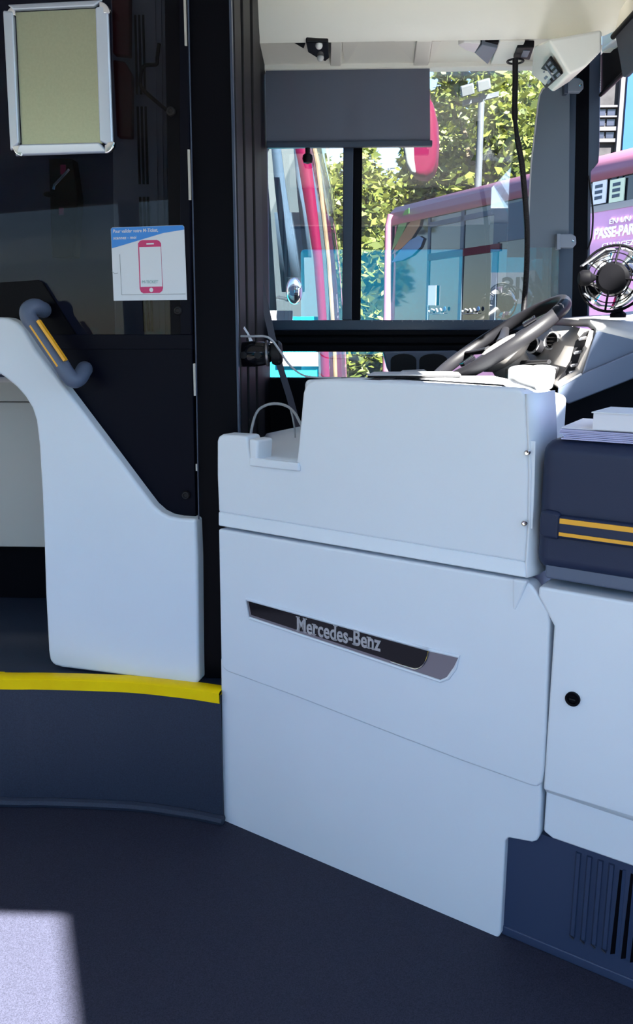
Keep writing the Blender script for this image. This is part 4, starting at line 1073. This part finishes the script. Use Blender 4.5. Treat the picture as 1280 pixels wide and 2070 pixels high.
b = MB(); b.tube([tl + Vector((.02, 0, .01)), tr_ + Vector((.02, 0, .01))], .014, 10); b.build('head_roller', RUBBER, wb, smooth=True)
rows = []
for i in range(41):                      # extra panel added out of view to keep sun off shield and pillar
    f = i / 40; off = Vector((-.005 if i % 2 else .005, 0, 0))
    rows.append([Vector((.97 + .11 * f, 2.76, 2.335 - .575 * f)) + off, Vector((.985 + .165 * f, 1.95, 2.335 - .575 * f)) + off])
b = MB(); b.grid(rows); b.build('sun_block_pleats', PLEAT, wb, thick=0.001)
vsr = thing('sun_visor', 'dark grey sun visor folded down at the windscreen', 'visor', PX(1270, 150, XT - .02))
b = MB(); b.prism([PX(x, y, XT - .03) for x, y in ((1242, 66), (1300, -5), (1310, 120), (1280, 140), (1264, 156), (1258, 156), (1254, 130))], (.012, 0, 0)); b.build('board', BLIND, vsr, bevel=0.004)
b = MB(); b.cyl(PX(1240, 74, XT - .03), PX(1300, 8, XT - .03), .008, 12); b.build('hinge_rod', RUBBER, vsr, smooth=True)

# ================================================================== ROLLER BLIND on the side window
rbn = thing('roller_blind', 'slate roller blind drawn half way down the driver window', 'blind', PY(700, 298, YW - .03))
yrb = YW - .035
b = MB()
tA, tB, tC, tD = PY(522, 142, yrb), PY(869, 137, yrb), PY(870, 284, yrb), PY(524, 290, yrb)
xA = XP - .01
tA.x = tD.x = xA
b.prism([tA, tB, tC, tD], (0, .0015, 0)); b.build('cloth', SCREEN, rbn)
zb_ = PY(800, 291, yrb).z
b = MB(); b.box((xA, yrb - .010, zb_ - .010), (PY(874, 290, yrb).x, yrb + .010, zb_ + .009)); b.build('bottom_bar', FRAMEB, rbn, bevel=0.003)
b = MB(); b.lathe(PY(622, 302, yrb), -Z, [(.008, -.004), (.008, .012), (.016, .018), (.018, .030), (.014, .042), (0, .046)], 20); b.build('pull_knob', RUBBER, rbn, smooth=True)

# ================================================================== OUTSIDE
GZ = -0.36
b = MB(); b.box((-40, -40, GZ - .2), (60, 60, GZ))
struct(b.build('ground', ASPH), 'pale asphalt yard outside the bus', 'ground')

# ---- unseen canopy added on the entrance side, outline cut to shade floor and door
can = thing('added_shade_canopy', 'flat canopy slab added out of view to block the sun', 'canopy', (4, -4.5, GZ))
zcan = 4.2
fl = PZ(141, 1810, 0); fl2 = PZ(163, 2000, 0)
tt = zcan / math.sin(SUN_EL)
e0 = fl + sun_dir * tt; e1_ = fl2 + sun_dir * tt
dr = (e0 - e1_).normalized()
c0 = e0 + dr * 1.68; c1_ = e0 - dr * 1.45
b = MB(); b.prism([Vector((p.x, p.y, zcan)) for p in (e0 + dr * 1.45, c1_, Vector((10, c1_.y, 0)), Vector((10, -.40, 0)), Vector((2.17, -.70, 0)), Vector((2.14, -1.2, 0)), Vector((2.10, -1.33, 0)), Vector((1.99, -1.37, 0)), Vector((1.42, -.95, 0)))], (0, 0, .25)); b.build('roof_slab', CONC, can)
for dx, k in ((.8, .8), (7.5, .8), (.8, .15), (7.5, .15)):
    p = c0.lerp(c1_, k) + Vector((dx, 0, 0))
    b = MB(); b.cyl((p.x, p.y - 1.2 if k < .5 else p.y, GZ), (p.x, p.y - 1.2 if k < .5 else p.y, zcan), .09, 14); b.build('column', POLE, can, smooth=True)

# ---- turquoise bus standing on the entrance side (seen mirrored in the driver's window)
tq = thing('turquoise_bus', 'turquoise bus parked on the entrance side of this bus', 'bus', (2, -4.5, GZ))
yq = -5.6
b = MB(); b.box((-0.72, yq - 2.5, GZ + .35), (9.5, yq, 2.42)); b.build('body', TURQ, tq, bevel=.05)
b = MB(); b.box((-0.6, yq - 2.45, 2.42), (9.4, yq - .02, 2.75)); b.build('window_band', BUSGR, tq, bevel=.04)
b = MB(); b.box((-0.6, yq - 2.5, 2.75), (9.4, yq, 2.95)); b.build('roof', WHITEP, tq, bevel=.06)
b = MB(); b.box((1.80, yq - .01, 1.70), (3.4, yq + .006, 2.11)); b.build('name_band', SIGNW, tq)
text('name_lettering', 'CIVIS', 0.40, Vector((2.86, yq + .01, 1.77)), (-1, 0, 0), (0, 0, 1), SIGNL, tq, extrude=.004, bold=.006, width=.86)
for x in (1.2, 7.0):
    b = MB(); b.lathe((x, yq - .02, GZ + .48), (0, 1, 0), [(0, -.2), (.48, -.2), (.48, .0), (.3, .02), (0, .03)], 32); b.build('wheel', RUBBER, tq, smooth=True)

# ---- magenta coach standing close alongside (left part of the window)
yc = 4.55
co = thing('magenta_coach', 'magenta coach with a wide windscreen parked close alongside', 'coach', (-4, 5.8, GZ))
def CP(x, y, yy=yc): return PY(x, y, yy)
R_edge = [(560, 0), (592, 140), (614, 250), (630, 330), (643, 440), (652, 520), (659, 620), (664, 700), (668, 790), (670, 900)]
L_edge = [(530, 0), (562, 140), (586, 250), (603, 330), (621, 440), (634, 520), (642, 620), (647, 700), (651, 790), (653, 900)]
rows = []
b = MB()
for t in (0, .16):
    pass
A_ = [CP(x, y) for x, y in R_edge]; B_ = [CP(x, y) for x, y in L_edge]
b = MB(); b.grid([A_, B_]); b.build('front_pillar', PINK, co, smooth=True, thick=.06)
# rubber and glass edge of the windscreen, turning away from us
W_ = [p + Vector((.05, .25, 0)) for p in A_]; W2 = [p + Vector((.10, 1.2, 0)) for p in A_]; W3 = [p + Vector((.05, 2.3, 0)) for p in A_]
b = MB(); b.grid([A_, W_, W2, W3]); b.build('windscreen', CGLASS, co, smooth=True)
b = MB(); b.tube([p + Vector((.03, .04, 0)) for p in A_], .012, 8); b.build('windscreen_seal', BARK, co, smooth=True)
W4 = [p + Vector((.03, 2.36, 0)) for p in A_]; W5 = [p + Vector((-.06, 2.38, 0)) for p in A_]
b = MB(); b.grid([W4, W5]); b.build('far_pillar', PINK, co, smooth=True, thick=.06)
# side glazing
x_back = CP(380, 500).x
b = MB(); b.grid([B_[1:8], [Vector((x_back, yc, p.z)) for p in B_[1:8]]]); b.build('side_window', CGLASS, co)
def strip(pts_l, pts_r, name, m, yy):
    bb = MB(); bb.grid([[CP(x, y, yy) for x, y in pts_l], [CP(x, y, yy) for x, y in pts_r]]); return bb.build(name, m, co, smooth=True, thick=.03)
strip([(540, 150), (549, 300), (556, 380), (566, 470), (578, 560)], [(556, 150), (568, 300), (578, 380), (592, 470), (606, 560)], 'cab_pillar', BLUEGR, yc + .5)
strip([(588, 250), (594, 300), (602, 400), (614, 520)], [(600, 250), (606, 300), (616, 400), (630, 520)], 'inner_pillar', BLUEGR, yc + .25)
strip([(555, 430), (562, 500), (570, 590)], [(610, 430), (614, 500), (616, 590)], 'seat_back', BLUEGR, yc + .9)
strip([(500, 300), (510, 420), (520, 640)], [(536, 300), (546, 420), (560, 640)], 'seat', BUSGR, yc + .7)
zlow = CP(600, 640).z
b = MB(); b.box((-9, yc, GZ + .3), (CP(648, 700).x, yc + .06, CP(600, 790).z)); b.build('skirt', PINK, co)
b = MB(); b.box((-9, yc + .01, CP(600, 800).z), (CP(644, 700).x, yc + .05, zlow)); b.build('side_panel', TURQ, co)
b = MB(); b.box((CP(536, 640).x, yc - .01, CP(560, 648).z), (CP(592, 640).x, yc + .02, CP(560, 628).z)); b.build('white_box', WHITEP, co)
b = MB(); b.box((CP(560, 735).x, yc - .012, CP(560, 740).z), (CP(644, 640).x, yc + .02, CP(560, 712).z)); b.build('white_band', WHITEP, co)
b = MB(); b.box((-9, yc, zlow), (x_back, yc + .06, 3.2)); b.build('body_side', PINK, co)
b = MB(); b.box((-9, yc + 2.34, GZ + .3), (-.2, yc + 2.4, 3.2)); b.build('far_side', BUSGR, co)
b = MB(); b.box((-9, yc, 3.15), (CP(560, 0).x - .05, yc + 2.4, 3.25)); b.build('roof', PINK, co, bevel=.03)
b = MB(); b.box((-9, yc + .07, .3), (x_back - .02, yc + 2.3, 3.15)); b.build('cabin_fill', BUSGR, co)
b = MB(); b.box((-1.1, yc + .3, GZ + .4), (CP(640, 700).x - .05, yc + 2.3, 1.32)); b.build('dashboard', BUSGR, co, bevel=.05)
# chrome side lamp / mirror bracket
b = MB(); b.ell(CP(595, 588, yc - .12), .045, .03, .07, 16, 12); b.build('chrome_mirror', CHROME, co, smooth=True)
b = MB(); b.tube([CP(586, 570, yc - .12), CP(584, 606, yc - .08), CP(562, 602, yc)], .012, 8); b.build('mirror_bracket', CHROME, co, smooth=True)
for x in (-2.6, -7.5):
    b = MB(); b.lathe((x, yc + .02, GZ + .5), (0, -1, 0), [(0, -.2), (.5, -.2), (.5, .0), (.3, .02), (0, .03)], 32); b.build('wheel', RUBBER, co, smooth=True)
# mirror ear hanging from the coach roof
ym = 4.3
ho = [(818, 190), (862, 188), (874, 205), (882, 240), (884, 285), (881, 325), (875, 345), (862, 356), (848, 359), (834, 352), (825, 335), (818, 300), (815, 250)]
b = MB(); b.prism([CP(x, y, ym) for x, y in ho], (.03, .16, 0)); b.build('mirror_housing', PINK, co, bevel=.03, seg=4)
b = MB(); b.prism([CP(x, y, ym - .012) for x, y in ((814, 190), (832, 190), (836, 250), (838, 320), (842, 350), (832, 350), (822, 330), (815, 290))], (0, .05, 0)); b.build('mirror_glass_edge', BUSGR, co, bevel=.01)
b = MB(); b.tube(smooth_path([CP(850, 205, ym + .06), CP(835, 100, ym + .1), CP(760, -10, ym + .3), CP(640, -30, yc + .4), Vector((-.45, yc + .4, 3.15))]), .05, 12); b.build('mirror_arm', PINK, co, smooth=True)

# ---- magenta service bus parked across the front
ZR = 2.72
BP = Plane(PZ(788, 416, ZR), PZ(1280, 289, ZR))
BB = BP.P; nbb = BP.n; ub = BP.u
if BP.o.length < 0: pass
sb_ = thing('magenta_bus', 'magenta service bus with leaf decals parked diagonally ahead', 'bus', BP.W(3.0, GZ, 1.2))
sv = lambda x, y: BP.S(x, y)
s_0 = sv(786, 500)[0]; s_9 = 11.0
zad = sv(1230, 420)[1]; zbelt = sv(930, 655)[1]; s_ad = sv(1150, 450)[0]
b = MB(); b.prism([BP.W(s_0, GZ + .3), BP.W(s_9, GZ + .3), BP.W(s_9, zbelt), BP.W(s_0, zbelt)], nbb * 2.45); b.build('lower_body', PINKL, sb_, bevel=.05)
b = MB(); b.prism([BP.W(s_ad, zbelt - .02, -.004), BP.W(s_9, zbelt - .02, -.004), BP.W(s_9, zad, -.004), BP.W(s_ad, zad, -.004)], nbb * .03); b.build('advert_panel', PINKL, sb_)
zg = ZR - .22
b = MB(); b.prism([BP.W(s_0 + .02, zbelt, .015), BP.W(s_9, zbelt, .015), BP.W(s_9, zg, .015), BP.W(s_0 + .02, zg, .015)], nbb * 2.42); b.build('glazing', BUSGL, sb_)
rowA = [BP.W(s_0 - .02 + (s_9 - s_0) * 0, zg, 0)]
prof = [(0.0, zg), (-.005, zg + .06), (.02, zg + .13), (.09, ZR - .02), (.25, ZR + .02)]
b = MB(); b.grid([[BP.W(s, z, t) for t, z in prof] for s in (s_0 + .03, s_0 - .01, s_9)][1:]); b.build('roof_cove', PINKE, sb_, smooth=True, thick=.02)
b = MB(); b.prism([BP.W(s_0, ZR - .05, .2), BP.W(s_9, ZR - .05, .2), BP.W(s_9, ZR + .02, .25), BP.W(s_0, ZR + .02, .25)], nbb * 2.0); b.build('roof', WHITEP, sb_)
b = MB(); b.tube([BP.W(s_0 + .01, GZ + .35, -.005), BP.W(s_0 + .01, zg, -.005), BP.W(s_0 + .03, zg + .12, .015)], .05, 10); b.build('corner_post', PINKE, sb_, smooth=True)
b = MB(); b.prism([BP.W(s_ad, zad - .02, -.008), BP.W(s_9, zad - .02, -.008), BP.W(s_9, zad + .03, -.008), BP.W(s_ad, zad + .03, -.008)], nbb * .03); b.build('belt_line', WHITEP, sb_)
zpk = sv(930, 512)[1]; s_a, s_b = sv(866, 500)[0], sv(1010, 500)[0]
b = MB(); b.prism([BP.W(s_a, zpk - .03, -.002), BP.W(s_b, zpk - .03, -.002), BP.W(s_b, zpk + .04, -.002), BP.W(s_a, zpk + .04, -.002)], nbb * .03); b.build('opening_rail', PINK, sb_)
for x, w_ in ((865, 6), (931, 9), (998, 12), (1230, 8), (1245, 5)):
    s_, _ = sv(x, 450)
    b = MB(); b.prism([BP.W(s_, zbelt, .004), BP.W(s_ + w_ * .006, zbelt, .004), BP.W(s_ + w_ * .006, zg, .004), BP.W(s_, zg, .004)], nbb * .02); b.build('mullion', BLUEGR, sb_)
s_a, s_b = sv(865, 450)[0], sv(1000, 450)[0]
b = MB(); b.prism([BP.W(s_a, zg - .10, .004), BP.W(s_b, zg - .10, .004), BP.W(s_b, zg - .05, .004), BP.W(s_a, zg - .05, .004)], nbb * .02); b.build('transom', BLUEGR, sb_)
s_a, s_b = sv(1006, 420)[0], sv(1064, 420)[0]
b = MB(); b.prism([BP.W(s_a, zpk + .05, .003), BP.W(s_b, zpk + .05, .003), BP.W(s_b, zg - .03, .003), BP.W(s_a, zg - .03, .003)], nbb * .02); b.build('pale_panel', BLUEGR, sb_)
# leaf decals at the rear corner
def leaf_decal(p, q, w_, m):
    a, c = BB(*p, -.008), BB(*q, -.008); d_ = c - a; sd = d_.cross(nbb).normalized() * w_
    pts = [a, a + d_ * .3 + sd * .7, a + d_ * .62 + sd, a + d_ * .88 + sd * .75, c, a + d_ * .88 - sd * .75, a + d_ * .62 - sd, a + d_ * .3 - sd * .7]
    bb = MB(); bb.prism(pts, nbb * .006); bb.build('leaf_decal', m, sb_)
leaf_decal((792, 508), (827, 420), .07, LEAFG)
leaf_decal((793, 514), (852, 437), .085, LEAFO)
leaf_decal((792, 530), (856, 482), .085, LEAFB)
# lettering and notices
xd = ub
for s, y0, x0, x1, sz, bo in (('EN UN TOUR', 453, 1232, 1322, .052, .001), ('PASSE-PARTOUT', 483, 1201, 1334, .105, .005), ('CHARGEZ VOTRE', 502, 1217, 1334, .052, .001)):
    o_ = BB(x0, y0, -.01); wdt = (BB(x1, y0 - (x1 - x0) * .13, -.01) - o_).dot(ub)
    text('advert_lettering', s, sz, o_, ub, Z, PAPER, sb_, extrude=.002, bold=bo, width=wdt)
for x0, x1, y0, y1, m_ in ((1198, 1226, 412, 366, PAPER), (1233, 1262, 408, 362, NOTE)):
    s_a, s_b = sv(x0, 390)[0], sv(x1, 390)[0]; z_a, z_b = sv((x0 + x1) / 2, y0)[1], sv((x0 + x1) / 2, y1)[1]
    b = MB(); b.prism([BP.W(s_a, z_a, -.004), BP.W(s_b, z_a, -.004), BP.W(s_b, z_b, -.004), BP.W(s_a, z_b, -.004)], nbb * .01); nt_ = b.build('window_notice', m_, sb_)
    for k in range(3):
        zz = z_a + (z_b - z_a) * (.2 + .25 * k)
        b = MB(); b.prism([BP.W(s_a + .03, zz, -.006), BP.W(s_b - .04, zz, -.006), BP.W(s_b - .04, zz + .025, -.006), BP.W(s_a + .03, zz + .025, -.006)], nbb * .003); b.build('print_line', BLUEGR, nt_)
for s in (2.3, 8.2):
    b = MB(); b.lathe(BP.W(s, GZ + .48, .02), -nbb, [(0, -.2), (.48, -.2), (.48, .0), (.3, .03), (0, .04)], 32); b.build('wheel', RUBBER, sb_, smooth=True)
# small white lettered sticker on the bus side
b = MB(); b.prism([BB(866, 577, -.01), BB(882, 577, -.01), BB(881, 617, -.01), BB(865, 617, -.01)], nbb * .004); b.build('side_sticker', PAPER, sb_)
for x0 in (867, 935):                    # illegible white script mark with an underline
    sq = [BB(x0 + k * 2.6, 628 + 4.0 * math.sin(k * 1.9) - (5 if k == 4 else 0), -.012) for k in range(11)]
    b = MB(); b.tube(smooth_path(sq, 3), .008, 6); mk = b.build('script_mark', WHITEP, sb_)
    b = MB(); b.tube([BB(x0 - 1, 635, -.012), BB(x0 + 30, 633, -.012)], .005, 6); b.build('underline', WHITEP, mk)
    b = MB(); b.lathe(BB(x0 + 32, 624, -.012), -nbb, [(.022, 0), (.022, .004), (0, .004)], 14); b.build('blue_dot', LEAFB, mk)

# ---- trees
def tree(name, label, c, rx, ry, rz, n, size, trunk_r):
    t = thing(name, label, 'tree', (c.x, c.y, GZ), 'trees behind the parked buses')
    rnd = random.Random(hash((round(c.x, 2), round(c.z, 2))) & 0xffff)
    lumps = [Vector((0, 0, 0))]
    cl = []
    for i in range(26):
        a, e = rnd.uniform(0, 6.283), rnd.uniform(-1, 1)
        rr = rnd.uniform(.45, .9)
        cl.append((Vector((math.cos(a) * math.sqrt(1 - e * e) * rx * rr, math.sin(a) * math.sqrt(1 - e * e) * ry * rr, e * rz * rr)), rnd.uniform(.25, .45)))
    bb = MB(); V = []; Fc = []
    for i in range(n):
        p, rr = cl[rnd.randrange(len(cl))]
        a, e = rnd.uniform(0, 6.283), rnd.uniform(-1, 1); q = rnd.random() ** .4 * rr
        o = c + p + Vector((math.cos(a) * math.sqrt(1 - e * e) * rx * q, math.sin(a) * math.sqrt(1 - e * e) * ry * q, e * rz * q))
        s = size * rnd.uniform(.6, 1.3)
        u_ = Vector((rnd.gauss(0, 1), rnd.gauss(0, 1), rnd.gauss(0, .5))).normalized(); v_ = u_.cross(Vector((rnd.gauss(0, 1), rnd.gauss(0, 1), rnd.gauss(0, 1)))).normalized()
        k = len(V)
        V += [o - u_ * s, o + v_ * s * .5, o + u_ * s, o - v_ * s * .5]; Fc.append((k, k + 1, k + 2, k + 3))
    bb.v = V; bb.f = Fc
    me = bpy.data.meshes.new('foliage'); me.from_pydata([p - Vector(t['_org']) for p in V], [], Fc); me.materials.append(LEAVES)
    o = bpy.data.objects.new('foliage', me); COL.objects.link(o); o.parent = t; o['kind'] = 'stuff'
    bb = MB(); bb.tube([(c.x, c.y, GZ), (c.x + .1, c.y, (GZ + c.z) / 2), (c.x, c.y, c.z)], [trunk_r, trunk_r * .8, trunk_r * .5], 10); bb.build('trunk', BARK, t, smooth=True)
    for i in range(5):
        p = c + cl[i][0]
        bb = MB(); bb.tube([(c.x, c.y, c.z - rz * .5), (Vector((c.x, c.y, c.z - rz * .5)) + p) / 2 + Vector((0, 0, .2)), p], [trunk_r * .4, trunk_r * .3, trunk_r * .12], 6); bb.build('branch', BARK, t, smooth=True)
    return t
tree('tall_tree', 'tall sunlit tree behind the floodlight mast', PY(965, 300, 17), 1.25, 1.3, 2.1, 9000, .10, .18)
tree('round_tree', 'rounded green tree just left of the floodlight mast', PY(900, 330, 19), 1.0, 1.1, 1.5, 6000, .10, .16)
tree('low_tree', 'low bushy tree beyond the gap between coach and bus', PY(775, 440, 18), 1.15, 1.2, 1.05, 7000, .09, .14)
tree('hedge_tree', 'leafy tree right behind the magenta coach windscreen', PY(668, 420, 16), 1.0, 1.2, 1.35, 8000, .09, .14)
tree('background_tree', 'pale tree at the far right behind the diagonal bus', PY(1040, 260, 21), .95, 1.0, 1.9, 5000, .11, .16)
tree('coach_side_tree', 'tree seen through the coach side glass', PY(590, 470, 10.8), .8, .8, 1.0, 4000, .09, .14)

# ---- floodlight mast
yl = 14.0
fmst = thing('floodlight_mast', 'grey mast with two floodlights above the trees', 'lamp post', PY(975, 700, yl))
pt_ = PY(974, 190, yl)
b = MB(); b.tube([(pt_.x, yl, GZ), pt_], [.075, .05], 14); b.build('mast', POLE, fmst, smooth=True)
b = MB(); b.obox(PY(972, 200, yl), Vector((.55, 0, .13)), (0, .08, 0), (0, 0, .07)); b.build('crossbar', POLE, fmst)
for x, y in ((945, 182), (978, 172)):
    b = MB(); b.obox(PY(x, y, yl - .1), Vector((.20, 0, .05)), (0, .12, .03), (-.03, 0, .16)); hd = b.build('floodlight', POLE, fmst, bevel=.02)
    b = MB(); b.obox(PY(x, y + 2, yl - .18), Vector((.16, 0, .04)), (0, .02, .0), (-.02, 0, .12)); b.build('lens', FLOODL, hd)
yl2 = 24
sp_ = PY(787, 340, yl2)
b = MB(); b.tube([(sp_.x, yl2, GZ), sp_], .04, 8); p2 = thing('thin_post', 'thin distant lamp post between coach mirror and hedge', 'lamp post', (sp_.x, yl2, GZ)); b.build('post', POLE, p2, smooth=True)
b = MB(); b.tube([sp_, sp_ + Vector((.25, 0, .02))], .03, 8); b.build('arm', POLE, p2, smooth=True)

# ---- building with blue cladding beyond the windscreen
yb_ = 25.0
bu = thing('blue_building', 'grey building with blue cladding beyond the windscreen', 'building', PY(1240, 700, yb_))
x0_, x1_ = PY(1060, 300, yb_).x, PY(1500, 300, yb_).x
ztp = PY(1240, 90, yb_).z
b = MB(); b.box((x0_, yb_, GZ), (x1_, yb_ + 6, ztp)); b.build('wall', STONE, bu)
xb0 = PY(1257, 250, yb_).x
b = MB(); b.box((xb0, yb_ - .25, PY(1257, 305, yb_).z - 1.5), (x1_, yb_, ztp)); b.build('cladding', BLUEB, bu)
b = MB(); b.box((PY(1246, 250, yb_).x, yb_ - .18, GZ), (xb0, yb_, ztp)); b.build('corner_band', CONC, bu)
for ya_, yb2_ in ((258, 266), (282, 289), (215, 219), (236, 239)):
    b = MB(); b.box((x0_, yb_ - .12, PY(1220, yb2_, yb_).z), (PY(1246, 250, yb_).x, yb_, PY(1220, ya_, yb_).z)); b.build('ledge', CONC, bu)
for k, (xa, xb) in enumerate(((1204, 1222), (1226, 1242), (1150, 1170), (1176, 1196))):
    for ya_, yb2_ in ((222, 234), (242, 255), (268, 280)):
        f_ = MB(); f_.box((PY(xa, 250, yb_).x, yb_ - .04, PY(1220, yb2_, yb_).z), (PY(xb, 250, yb_).x, yb_ + .02, PY(1220, ya_, yb_).z)); f_.build('window', BUSGL, bu)
b = MB(); b.box((PY(1030, 300, yb_ + 3).x, yb_ + 2, GZ), (PY(1075, 300, yb_ + 3).x, yb_ + 4, PY(1060, 290, yb_ + 3).z))

# ---- clipped dark hedge closing the gap under the trees
def hedge(x0, x1, y, z1, n):
    t = thing('hedge', 'long clipped hedge closing the yard behind the parked buses', 'hedge', ((x0 + x1) / 2, y, GZ))
    rnd = random.Random(3); V = []; Fc = []
    for i in range(n):
        o = Vector((rnd.uniform(x0, x1), y + rnd.uniform(-.35, .35), rnd.uniform(GZ, z1 + rnd.uniform(-.1, .15))))
        s_ = .09 * rnd.uniform(.6, 1.3)
        u_ = Vector((rnd.gauss(0, 1), rnd.gauss(0, 1), rnd.gauss(0, .5))).normalized(); v_ = u_.cross(Vector((rnd.gauss(0, 1), rnd.gauss(0, 1), rnd.gauss(0, 1)))).normalized()
        k = len(V); V += [o - u_ * s_, o + v_ * s_ * .5, o + u_ * s_, o - v_ * s_ * .5]; Fc.append((k, k + 1, k + 2, k + 3))
    me = bpy.data.meshes.new('leaves'); me.from_pydata([p - Vector(t['_org']) for p in V], [], Fc); me.materials.append(LEAVES)
    o = bpy.data.objects.new('leaves', me); COL.objects.link(o); o.parent = t; o['kind'] = 'stuff'
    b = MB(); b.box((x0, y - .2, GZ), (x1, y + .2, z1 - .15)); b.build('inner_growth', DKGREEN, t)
hedge(-4.5, 3.2, 13.0, 2.62, 22000)

# ---- out-of-frame building added on the entrance side to darken the window's sky reflection
dp = thing('added_dark_building', 'grey building added across the yard to darken the window reflection', 'building', (-5, -23, GZ))
b = MB(); b.box((-9.5, -26, GZ), (-.6, -20, 7.2)); b.build('wall', STONE, dp)
b = MB(); b.box((-9.7, -26.2, 7.2), (-.4, -19.8, 7.5)); b.build('roof', BUSGR, dp)
for k in range(5):
    b = MB(); b.box((-9.0 + k * 1.7, -20.02, 2.6), (-7.9 + k * 1.7, -19.95, 4.4)); b.build('window', BUSGL, dp)
